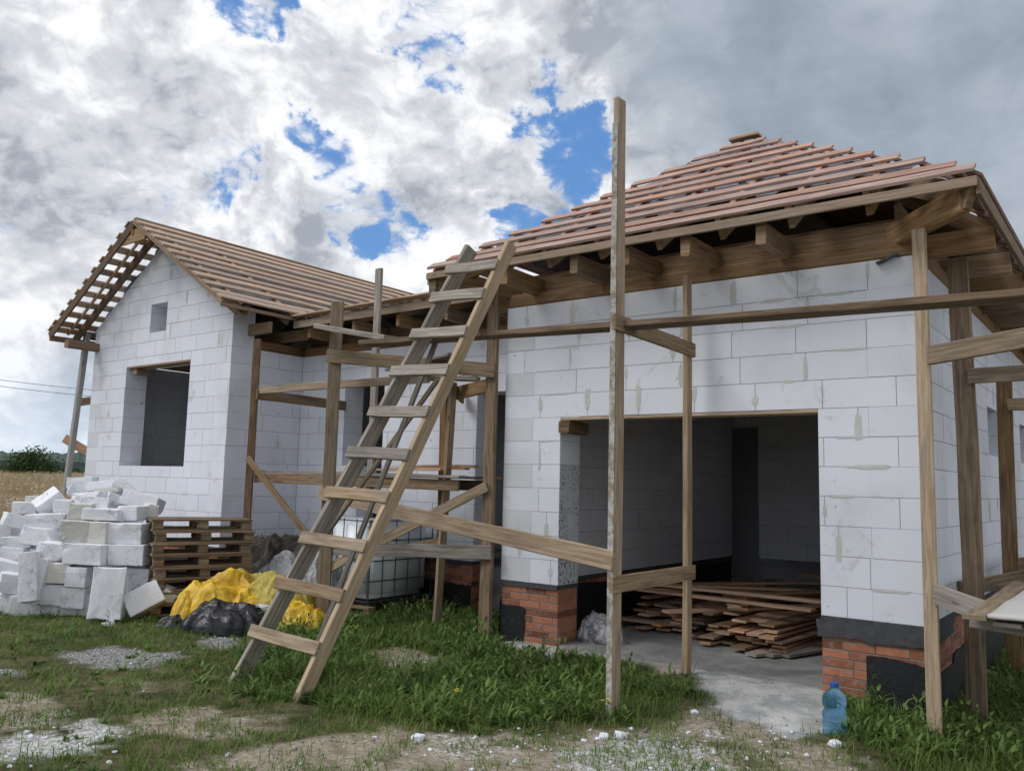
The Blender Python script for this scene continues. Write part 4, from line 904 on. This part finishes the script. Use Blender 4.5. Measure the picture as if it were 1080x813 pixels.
# ------------------------------------------------------------------ rubble chips
rd = random.Random(21)
chips = [(551, 755, .05, 'flat white chip in front of the grass band'), (571, 746, .05, 'thin white sliver standing near the flat chip'), (441, 780, .045, 'white flake on bare sand below the ladder'), (733, 752, .03, 'white lump on the sand right of the tall post'), (655, 777, .045, 'white lump at the foot of the tall post'), (637, 778, .04, 'second white lump left of the tall post foot'), (880, 786, .045, 'white broken piece lying in front of the blue bottle')]
def chip(p, s, lb, grp=None):
    o = link('rubble_chip', rough_block((s*2, s*1.5, s), 3, rd.randrange(9999), 'block', s*.15), None, ['block']); o.location = p; o.rotation_euler = (rd.uniform(-.2, .2), rd.uniform(-.2, .2), rd.uniform(0, 6)); return tag(o, lb, 'stone', grp)
def onground(x, y):
    d = at(x, y, 1)-CAM; z = 0
    for _ in range(4): k = (z-CAM.z)/d.z; p = CAM+d*k; z = float(height(p.x, p.y))
    return Vector((p.x, p.y, z))
for x, y, s, lb in chips: p = onground(x, y); p.z += s*.3; chip(p, s, lb)
for i in range(110):
    x, y = rd.gauss(640, 120), rd.uniform(768, 812)
    if i > 80: x, y = rd.uniform(0, 130), rd.uniform(765, 810)
    p = onground(x, y); s = rd.uniform(.006, .02); p.z += s*.2; chip(p, s, 'tiny white crumb of block scattered on the bare ground', 'white crumbs on the bare ground')
# ------------------------------------------------------------------ vegetation (numpy blades)
def blades(name, mt, X, Y, H, Wd, bend, tone, label, seg=2, parent_z=None, leaf=False):
    n = len(X); Z = height(X, Y) if parent_z is None else parent_z
    a = rng.uniform(0, 2*np.pi, n); bx, by = np.cos(a), np.sin(a); wx, wy = -by, bx
    vs = []; prof = [1, .8, 0] if not leaf else [.25, 1., .0]
    if seg == 3: prof = [.35, 1., .75, 0]
    nr = len(prof); ts = np.linspace(0, 1, nr)
    rows = []
    for i, t_ in enumerate(ts):
        ox = bend*H*(t_**1.6); h = H*t_*(1-.35*np.clip(bend, 0, 1.6)*t_*.9)
        cx_ = X+bx*ox; cy_ = Y+by*ox; cz = Z-.01+h; w = Wd*prof[i]*.5
        if i < nr-1: rows.append(np.stack([np.stack([cx_-wx*w, cy_-wy*w, cz], -1), np.stack([cx_+wx*w, cy_+wy*w, cz], -1)], 1))
        else: rows.append(np.stack([cx_, cy_, cz], -1)[:, None])
    V = np.concatenate(rows, 1); k = V.shape[1]; V = V.reshape(-1, 3); b0 = (np.arange(n)*k)[:, None]
    quads = [np.array([2*i, 2*i+1, 2*i+3, 2*i+2]) for i in range(nr-2)]; tri = np.array([2*(nr-2), 2*(nr-2)+1, 2*(nr-2)+2])
    loops = np.concatenate([b0+q for q in quads]+[b0+tri], 1).ravel(); lens = np.array([4]*len(quads)+[3])
    starts = (np.arange(n)[:, None]*lens.sum()+np.concatenate([[0], np.cumsum(lens)[:-1]])).ravel()
    me = bpy.data.meshes.new(name); me.vertices.add(len(V)); me.vertices.foreach_set('co', V.ravel()); me.loops.add(len(loops)); me.loops.foreach_set('vertex_index', loops)
    me.polygons.add(len(starts)); me.polygons.foreach_set('loop_start', starts); me.polygons.foreach_set('use_smooth', np.ones(len(starts), bool)); me.update(calc_edges=True)
    at_ = me.attributes.new('tone', 'FLOAT', 'FACE'); at_.data.foreach_set('value', np.repeat(tone, len(lens)).astype(np.float32))
    o = link(name, me, None, [mt]); return tag(o, label, 'plants', kind='stuff')
def scatter(n, x0, x1, y0, y1): return rng.uniform(x0, x1, n), rng.uniform(y0, y1, n)
def outside_house(X, Y):
    h = ((X > -4.3) & (X < .02) & (Y > -.02)) | ((X > -13.75) & (X < -9.45) & (Y > -.03)) | ((X > -9.6) & (X < -4.2) & (Y > 1.33)); return ~h
X, Y = scatter(420000, -14, 3., -5.6, 5.5)
sa, gr, ra, po, lu = (mask(k, X, Y) for k in ('sand', 'gravel', 'ramp', 'powder', 'lush'))
pn = fbm(X, Y, 1.7, 21); pn2 = fbm(X, Y, 5., 31)
den = .85*sm(pn*.6+pn2*.4, .33, .52)+.2; den = den*(1-.88*sa*(1-.5*sm(pn2, .55, .7)))*(1-.95*gr)*(1-1.*ra)*(1-.95*po); den = np.maximum(den, lu*(.35+.65*sm(fbm(X, Y, 3.1, 55), .38, .52))*(1-ra)*(1-sa*.8)); den = np.maximum(den, .9*sa*sm(fbm(X, Y, 3.7, 91), .50, .60)*(1-ra))
keep = (rng.uniform(0, 1, len(X)) < den) & outside_house(X, Y) & (np.hypot(X-CAM.x, Y-CAM.y) > 2.2); X, Y, lu, sa, pn2 = X[keep], Y[keep], lu[keep], sa[keep], pn2[keep]
H = rng.gamma(3.2, .0145, len(X))*(1+1.1*lu*(.4+1.2*fbm(X, Y, 1.4, 77)))*(.5+1.1*pn2); tone = np.clip(rng.uniform(0, .6, len(X))+.55*(fbm(X, Y, 2.2, 66)-.3)+.3*(rng.uniform(0, 1, len(X)) < .04)+.25*sa*rng.uniform(0, 1, len(X)), 0, 1)
blades('grass', 'grass_blade', X, Y, H+.012, rng.uniform(.004, .009, len(X)), rng.uniform(.2, 1.3, len(X)), tone, 'short green grass growing in patches over sandy soil')
# broad weeds in rosettes
X, Y = scatter(30000, -10, 3., -5, 5.5); lu = mask('lush', X, Y); sa = mask('sand', X, Y); ra = mask('ramp', X, Y); pn = fbm(X, Y, 1.3, 41)
pr_ = lu*sm(pn, .3, .5)*(1-ra)*(1-sa)*.85 + .05*(1-lu)*(1-sa)*(1-ra)*sm(pn, .45, .6)
k = (rng.uniform(0, 1, len(X)) < pr_) & outside_house(X, Y); X, Y = X[k], Y[k]; hh = rng.uniform(.6, 1.3, len(X))*(.7+.6*lu[k]); nl = 8
X = np.repeat(X, nl)+rng.normal(0, .012, len(X)*nl); Y = np.repeat(Y, nl)+rng.normal(0, .012, len(Y)*nl); hh = np.repeat(hh, nl)
blades('weeds', 'weed_leaf', X, Y, rng.uniform(.045, .13, len(X))*hh, rng.uniform(.014, .034, len(X)), rng.uniform(.3, 1.5, len(X)), rng.uniform(0, .95, len(X)), 'dense broad leaved weeds around the scaffold feet', leaf=True, seg=3)
# taller stalks of weeds
X, Y = scatter(13000, -10, 3., -4.4, 5.5); lu = mask('lush', X, Y); k = (rng.uniform(0, 1, len(X)) < (lu*.75+.03)*sm(fbm(X, Y, 1.9, 88), .42, .6)) & outside_house(X, Y) & (mask('ramp', X, Y) < .1) & (mask('sand', X, Y) < .2); X, Y = X[k], Y[k]
sx = []; sy = []; sz = []
X2 = np.repeat(X, 9); Y2 = np.repeat(Y, 9); lev = np.tile(np.arange(9)/9, len(X)); hs = np.repeat(rng.uniform(.1, .3, len(X)), 9)
blades('weeds', 'weed_leaf', X2+rng.normal(0, .01, len(X2)), Y2+rng.normal(0, .01, len(X2)), rng.uniform(.035, .085, len(X2)), rng.uniform(.016, .032, len(X2)), rng.uniform(.6, 1.6, len(X2)), rng.uniform(.2, 1, len(X2)), 'upright leafy weeds standing above the grass', leaf=True, seg=3, parent_z=height(X2, Y2)+lev*hs)
# loose grit on the bare patches
X, Y = scatter(60000, -9, 2., -5.6, .1); gm = np.maximum.reduce([mask('gravel', X, Y), mask('powder', X, Y)*.35, mask('sand', X, Y)*.22, mask('ramp', X, Y)*.06]); k = rng.uniform(0, 1, len(X)) < gm; X, Y = X[k], Y[k]; n = len(X)
Sg = rng.gamma(1.6, .0032, n)+.0015; Zg = height(X, Y)+Sg*.3; O8 = np.array([(1, 0, 0), (0, 1, 0), (-1, 0, 0), (0, -1, 0), (0, 0, .8), (0, 0, -.8)]); aa = rng.uniform(0, 6.28, n)
Vg = O8[None]*(Sg[:, None, None]*rng.uniform(.6, 1.3, (n, 6, 1))); cx_, sx_ = np.cos(aa)[:, None], np.sin(aa)[:, None]; Vg = np.stack([Vg[..., 0]*cx_-Vg[..., 1]*sx_+X[:, None], Vg[..., 0]*sx_+Vg[..., 1]*cx_+Y[:, None], Vg[..., 2]+Zg[:, None]], -1).reshape(-1, 3)
T8 = np.array([(0, 1, 4), (1, 2, 4), (2, 3, 4), (3, 0, 4), (1, 0, 5), (2, 1, 5), (3, 2, 5), (0, 3, 5)]); Fg = (T8[None]+(np.arange(n)*6)[:, None, None]).reshape(-1, 3)
me = bpy.data.meshes.new('gravel'); me.vertices.add(len(Vg)); me.vertices.foreach_set('co', Vg.ravel()); me.loops.add(Fg.size); me.loops.foreach_set('vertex_index', Fg.ravel()); me.polygons.add(len(Fg)); me.polygons.foreach_set('loop_start', np.arange(0, Fg.size, 3)); me.update(calc_edges=True)
a_ = me.attributes.new('tone', 'FLOAT', 'FACE'); a_.data.foreach_set('value', np.repeat(rng.uniform(0, 1, n), 8).astype(np.float32))
m, t, b = mat('grit', .95, .1); t.put(b.inputs['Base Color'], t.mix(t.new('ShaderNodeAttribute', attribute_name='tone').outputs['Fac'], (.16, .15, .14), (.66, .66, .65))); M['grit'] = m
tag(link('gravel', me, None, ['grit']), 'loose grit and crumbs of block on the bare patches', 'gravel', kind='stuff')
# meadow beyond
def wedge(n, d0, d1, x0, x1):
    d = d0*(d1/d0)**rng.uniform(0, 1, n); px = rng.uniform(x0, x1, n); q = np.stack([CAM.x+(-math.sin(yaw))*d+math.cos(yaw)*(px-540)/FL*d, CAM.y+math.cos(yaw)*d+math.sin(yaw)*(px-540)/FL*d], -1); return q[:, 0], q[:, 1], d
X, Y, D = wedge(70000, 17, 130, -160, 150); k = ~((X > -14.2) & (Y > -1)) & (fbm(X, Y, .5, 61) > .22); X, Y, D = X[k], Y[k], D[k]
tn = np.clip(rng.uniform(0, .86, len(X)), 0, 1); tn = np.where((rng.uniform(0, 1, len(X)) < .05), 1, tn)
blades('meadow', 'dry_grass', X, Y, rng.uniform(.55, 1.0, len(X)), rng.uniform(.01, .022, len(X))*(D/18)**.8, rng.uniform(.05, .35, len(X)), tn, 'tall dry straw coloured meadow with pale seed heads')
X, Y, D = wedge(60000, 12, 60, -160, 150); k = ~((X > -14.2) & (Y > -1)) & (fbm(X, Y, .35, 71)+.25*sm(-D, -26, -14) > .42); X, Y, D = X[k], Y[k], D[k]
blades('meadow', 'meadow_green', X, Y, rng.uniform(.25, .6, len(X)), rng.uniform(.012, .03, len(X))*(D/18)**.7, rng.uniform(.1, .6, len(X)), rng.uniform(0, .9, len(X)), 'rough green undergrowth at the near edge of the dry meadow')
# white umbels
X, Y, D = wedge(500, 18, 45, -100, 120); k = ~((X > -14.2) & (Y > -1)); X, Y, D = X[k], Y[k], D[k]
Z = height(X, Y)+rng.uniform(.75, 1.05, len(X)); n = 9
blades('meadow_flowers', 'dry_grass', np.repeat(X, n)+rng.normal(0, .035, len(X)*n), np.repeat(Y, n)+rng.normal(0, .035, len(X)*n), np.full(len(X)*n, .025), np.full(len(X)*n, .035), rng.uniform(.8, 1.6, len(X)*n), np.ones(len(X)*n), 'white flower heads dotted over the dry meadow', parent_z=np.repeat(Z, n)+rng.normal(0, .012, len(X)*n))
# yellow flowers near the posts
m, t, b = mat('yellow_petal', .6); b.inputs['Base Color'].default_value = (.75, .6, .03, 1); M['petal'] = m
m, t, b = mat('flower_stem', .7); b.inputs['Base Color'].default_value = (.08, .14, .03, 1); M['stem'] = m
for x, y, lb in ((482, 740, 'yellow flower in the middle of the grass band'), (640, 752, 'yellow flower at the foot of the tall post'), (308, 650, 'yellow flower behind the lower ladder rungs'), (376, 672, 'yellow flower right of the ladder in weeds'), (1068, 702, 'yellow flower in the weeds by the side wall')):
    p = onground(x, y+6); fl = empty('flower', p, lb, 'flower'); h = rd.uniform(.1, .18); MB().tube([(0, 0, 0), (.01, 0, h*.5), (.0, .01, h)], .003, n=5).build('stem', 'stem', fl); mb = MB()
    for k in range(4):
        o3 = Vector((rd.uniform(-.03, .03), rd.uniform(-.03, .03), h+rd.uniform(-.01, .015)))
        for j in range(9): a = j*.7; mb.v += [o3, o3+Vector((.014*math.cos(a-.3), .014*math.sin(a-.3), .004)), o3+Vector((.014*math.cos(a+.3), .014*math.sin(a+.3), .004))]; q = len(mb.v); mb.face([q-3, q-2, q-1])
    mb.build('petals', 'petal', fl)
# bush, far trees
def crown(name, c, rad, n, size, mt, parent, seed=0, label=None):
    r_1 = np.random.default_rng(seed); cl = r_1.normal(0, .45, (14, 3)); cl[:, 2] = np.abs(cl[:, 2])*.8; w = r_1.integers(0, 14, n)
    p = cl[w]+r_1.normal(0, .26, (n, 3)); p *= np.array(rad); p += np.array(c); p[:, 2] = np.maximum(p[:, 2], c[2]-rad[2]*.1)
    a = r_1.normal(0, 1, (n, 3)); a /= np.linalg.norm(a, axis=1)[:, None]; b_ = np.cross(a, r_1.normal(0, 1, (n, 3))); b_ /= np.linalg.norm(b_, axis=1)[:, None]; s = size*r_1.uniform(.6, 1.4, n)[:, None]
    V = np.stack([p-a*s, p+b_*s*.45, p+a*s, p-b_*s*.45], 1).reshape(-1, 3); me = bpy.data.meshes.new(name); F = np.arange(4*n).reshape(-1, 4)
    me.vertices.add(4*n); me.vertices.foreach_set('co', V.ravel()); me.loops.add(4*n); me.loops.foreach_set('vertex_index', F.ravel()); me.polygons.add(n); me.polygons.foreach_set('loop_start', np.arange(0, 4*n, 4)); me.update(calc_edges=True)
    t_ = me.attributes.new('tone', 'FLOAT', 'FACE'); t_.data.foreach_set('value', r_1.uniform(0, 1, n).astype(np.float32)); return link(name, me, parent, [mt])
bp = at(34, 486, 62); bz = float(height(bp.x, bp.y)); bush = empty('bush', (bp.x, bp.y, bz), 'round dark green bush standing alone in the dry meadow', 'bush')
crown('foliage', (0, 0, .9), (1.5, 1.5, 1.45), 6000, .11, 'bush_leaf', bush, 3)
mb = MB()
for k in range(5): a = k*1.3; mb.tube([(0, 0, -.2), (.3*math.cos(a), .3*math.sin(a), .9), (.9*math.cos(a), .9*math.sin(a), 2.1)], .05, n=6)
mb.build('stem', 'post_dark', bush)
for i, (x, d, w) in enumerate(((76, 110, 4), (92, 115, 4), (5, 125, 5))):
    p = at(x, 486, d); z = float(height(p.x, p.y)); bs = empty('bush', (p.x, p.y, z), ('low dark hedge clump right of the round bush', 'low dark hedge clump touching the prop post', 'low dark clump left of the round bush')[i], 'bush'); crown('foliage', (0, 0, .3), (w, w, .8), 3500, .22, 'bush_leaf', bs, 10+i)
# far wooded hills
m, t, b = mat('far_wood', .95, .05); co = t.new('ShaderNodeTexCoord').outputs['Object']
t.put(b.inputs['Base Color'], t.mix(t.rng(t.noise(co, .06, 6, .7), .35, .65), (.055, .085, .08), (.10, .135, .125))); M['far_wood'] = m
mb = MB(); N = 260
for i in range(N+1):
    px = -500+i*(1500/N); p = at(px, 487, 650); p2_ = at(px, 487, 1100); h = 17+5*mnoise.noise(Vector((px*.006, 3, 0)))+3.2*mnoise.noise(Vector((px*.15, 1, 0)))+1.5*mnoise.noise(Vector((px*.5, 1, 0)))
    mb.v += [Vector((p.x, p.y, -5)), Vector((p.x, p.y, h*.55)), Vector((p.x*1.08, p.y*1.08, h)), Vector((p2_.x, p2_.y, h*.9)), Vector((p2_.x, p2_.y, -5))]
for i in range(N):
    for k in range(4): a = i*5+k; mb.face([a, a+5, a+6, a+1])
o = mb.build('hills', 'far_wood'); o['kind'] = 'structure'
# ------------------------------------------------------------------ sky and light
SUN_EL, SUN_AZ = R(48), R(215)         # azimuth measured clockwise from +Y (north)
w = bpy.data.worlds.new('World'); SC.world = w; w.use_nodes = True; t = NT(w.node_tree); bg = w.node_tree.nodes['Background']
sky = t.new('ShaderNodeTexSky', sky_type='NISHITA', sun_disc=False, sun_elevation=SUN_EL, sun_rotation=SUN_AZ, air_density=1.0, dust_density=.6, ozone_density=2.0)
dr = t.new('ShaderNodeTexCoord').outputs['Generated']
sp = t.new('ShaderNodeSeparateXYZ'); t.put(sp.inputs[0], dr)
def vadd(a, b):
    n = t.new('ShaderNodeVectorMath', operation='ADD'); t.put(n.inputs[0], a); t.put(n.inputs[1], b); return n.outputs[0]
def cnoise(vec, scale, amp, detail=5):
    n = t.new('ShaderNodeTexNoise'); t.put(n.inputs['Vector'], vec); n.inputs['Scale'].default_value = scale; n.inputs['Detail'].default_value = detail; n.inputs['Roughness'].default_value = .65
    q = vadd(n.outputs['Color'], (-.5, -.5, -.5)); return t.vmul(q, (amp, amp, amp))
uv = vadd(t.vmul(dr, (1, 1, 1.55)), cnoise(dr, 5., .10, 3))
wd = vadd(dr, cnoise(dr, 7., .24, 7))          # ragged outlines for the gaps
def blob(px, py, r0, r1, v=None):             # 1 inside an angular radius round a direction of the sky
    d = (at(px, py, 1)-CAM).normalized(); n = t.new('ShaderNodeVectorMath', operation='DOT_PRODUCT'); nm = t.new('ShaderNodeVectorMath', operation='NORMALIZE'); t.put(nm.inputs[0], v or wd); t.put(n.inputs[0], nm.outputs[0]); n.inputs[1].default_value = d
    return t.rng(n.outputs['Value'], math.cos(R(r1)), math.cos(R(r0)))
def billow(v, s0, n_=5, g_=.55):
    acc = None; w = 1.; tot = 0
    for k in range(n_):
        q = t.math('MULTIPLY', t.math('ABSOLUTE', t.math('SUBTRACT', t.math('MULTIPLY', t.noise(v, s0*2.05**k, 0, .5), 2.), 1.)), w); acc = q if acc is None else t.math('ADD', acc, q); tot += w; w *= g_
    return t.math('MULTIPLY', acc, 1/tot)     # puffs with dark creases between them, about 0..0.6
bil = billow(uv, 7.); bilf = billow(vadd(uv, (4.4, 1.2, 0)), 15.)
big = t.noise(uv, 4.2, 10, .58, .15); fine = t.math('ADD', t.math('MULTIPLY', t.noise(uv, 13., 8, .62, .2), .5), t.math('ADD', t.math('MULTIPLY', bilf, .9), .05))
dens = t.math('ADD', t.math('MULTIPLY', t.math('ADD', t.math('MULTIPLY', big, .62), t.math('MULTIPLY', fine, .38)), 1.45), -.225)
hole = None
for (px, py, r0, r1, wt) in ((590, 150, 1.2, 4.3, 1.), (560, 225, .8, 3.8, .95), (345, 178, 1.2, 4.0, .95), (378, 232, .8, 3.6, .85), (430, 255, .2, 2.6, .5), (212, 192, .8, 3.6, .9), (275, 6, 1.5, 4.8, 1.), (745, 12, .8, 3., 1.), (450, 40, 0, 3., .6), (455, 85, 0, 2.6, .55), (150, 215, 0, 3, .6), (495, 290, 0, 2.8, .5), (300, 215, .2, 2.5, .6)):
    q = t.math('MULTIPLY', blob(px, py, r0, r1), wt); hole = q if hole is None else t.math('MAXIMUM', hole, q)
dark = t.math('MAXIMUM', blob(880, 40, 7, 17, vadd(dr, cnoise(dr, 5., .18, 6))), blob(1150, 170, 8, 18))
dark = t.math('MULTIPLY', dark, t.math('SUBTRACT', 1., t.math('MULTIPLY', blob(585, 165, 2, 6), 1.)))
dens = t.math('ADD', t.math('SUBTRACT', dens, t.math('MULTIPLY', hole, .262)), t.math('ADD', .155, t.math('MULTIPLY', dark, .3)))
cov = t.math('ADD', t.math('MULTIPLY', t.rng(dens, .39, .49), .5), t.math('MULTIPLY', t.rng(dens, .34, .57), .5))
# lit tops against grey bodies: compare the field with itself a little towards the sun
up_ = vadd(uv, (-.018, -.025, .045)); big2 = t.noise(up_, 4.2, 10, .58, .15); rel = t.math('SUBTRACT', big, big2)
sh = t.math('ADD', t.math('MULTIPLY', t.noise(vadd(uv, (3.1, 1.7, .4)), 5.5, 10, .62, .3), .65), t.math('MULTIPLY', t.noise(vadd(uv, (.1, 5.7, .4)), 17., 7, .6, .2), .35))
edge = t.rng(dens, .74, .44)
lft = t.rng(sp.outputs[0], -.75, -.97)
br = t.math('ADD', t.math('ADD', t.math('ADD', t.math('MULTIPLY', t.rng(sh, .40, .60), .36), t.math('SUBTRACT', t.math('MULTIPLY', bil, 1.7), .22)), t.math('MULTIPLY', edge, .38)), t.math('MULTIPLY', rel, 2.2))
cc = t.mix(t.rng(br, -.05, .40), (3.0, 3.3, 3.8), (5.2, 5.4, 5.8)); cc = t.mix(t.rng(br, .33, .85), cc, (8.0, 8.05, 8.15))
dk = t.mix(t.rng(t.noise(uv, 3.2, 7, .58), .35, .68), (1.9, 2.35, 2.95), (3.7, 4.2, 4.8)); cc = t.mix(t.math('MULTIPLY', dark, .93), cc, dk)
cc = t.mix(t.math('MULTIPLY', t.rng(sp.outputs[2], .2, .02), .55), cc, (6.0, 7.0, 8.2))
blue = t.mix(.6, sky.outputs[0], (.85, 2.5, 5.9))
col = t.mix(cov, blue, cc); t.put(bg.inputs[0], col); bg.inputs[1].default_value = .1
sl = bpy.data.lights.new('sun', 'SUN'); sl.energy = 1.3; sl.angle = R(26); sl.color = (1, .98, .95); so = bpy.data.objects.new('sun', sl); COL.objects.link(so)
sd = Vector((math.sin(SUN_AZ)*math.cos(SUN_EL), math.cos(SUN_AZ)*math.cos(SUN_EL), math.sin(SUN_EL))); so.rotation_euler = sd.to_track_quat('Z', 'Y').to_euler()
vs = SC.view_settings; vs.view_transform = 'Standard'; vs.look = 'None'; vs.exposure = .34; vs.gamma = 1; vs.use_curve_mapping = False
SC.render.engine = 'CYCLES'
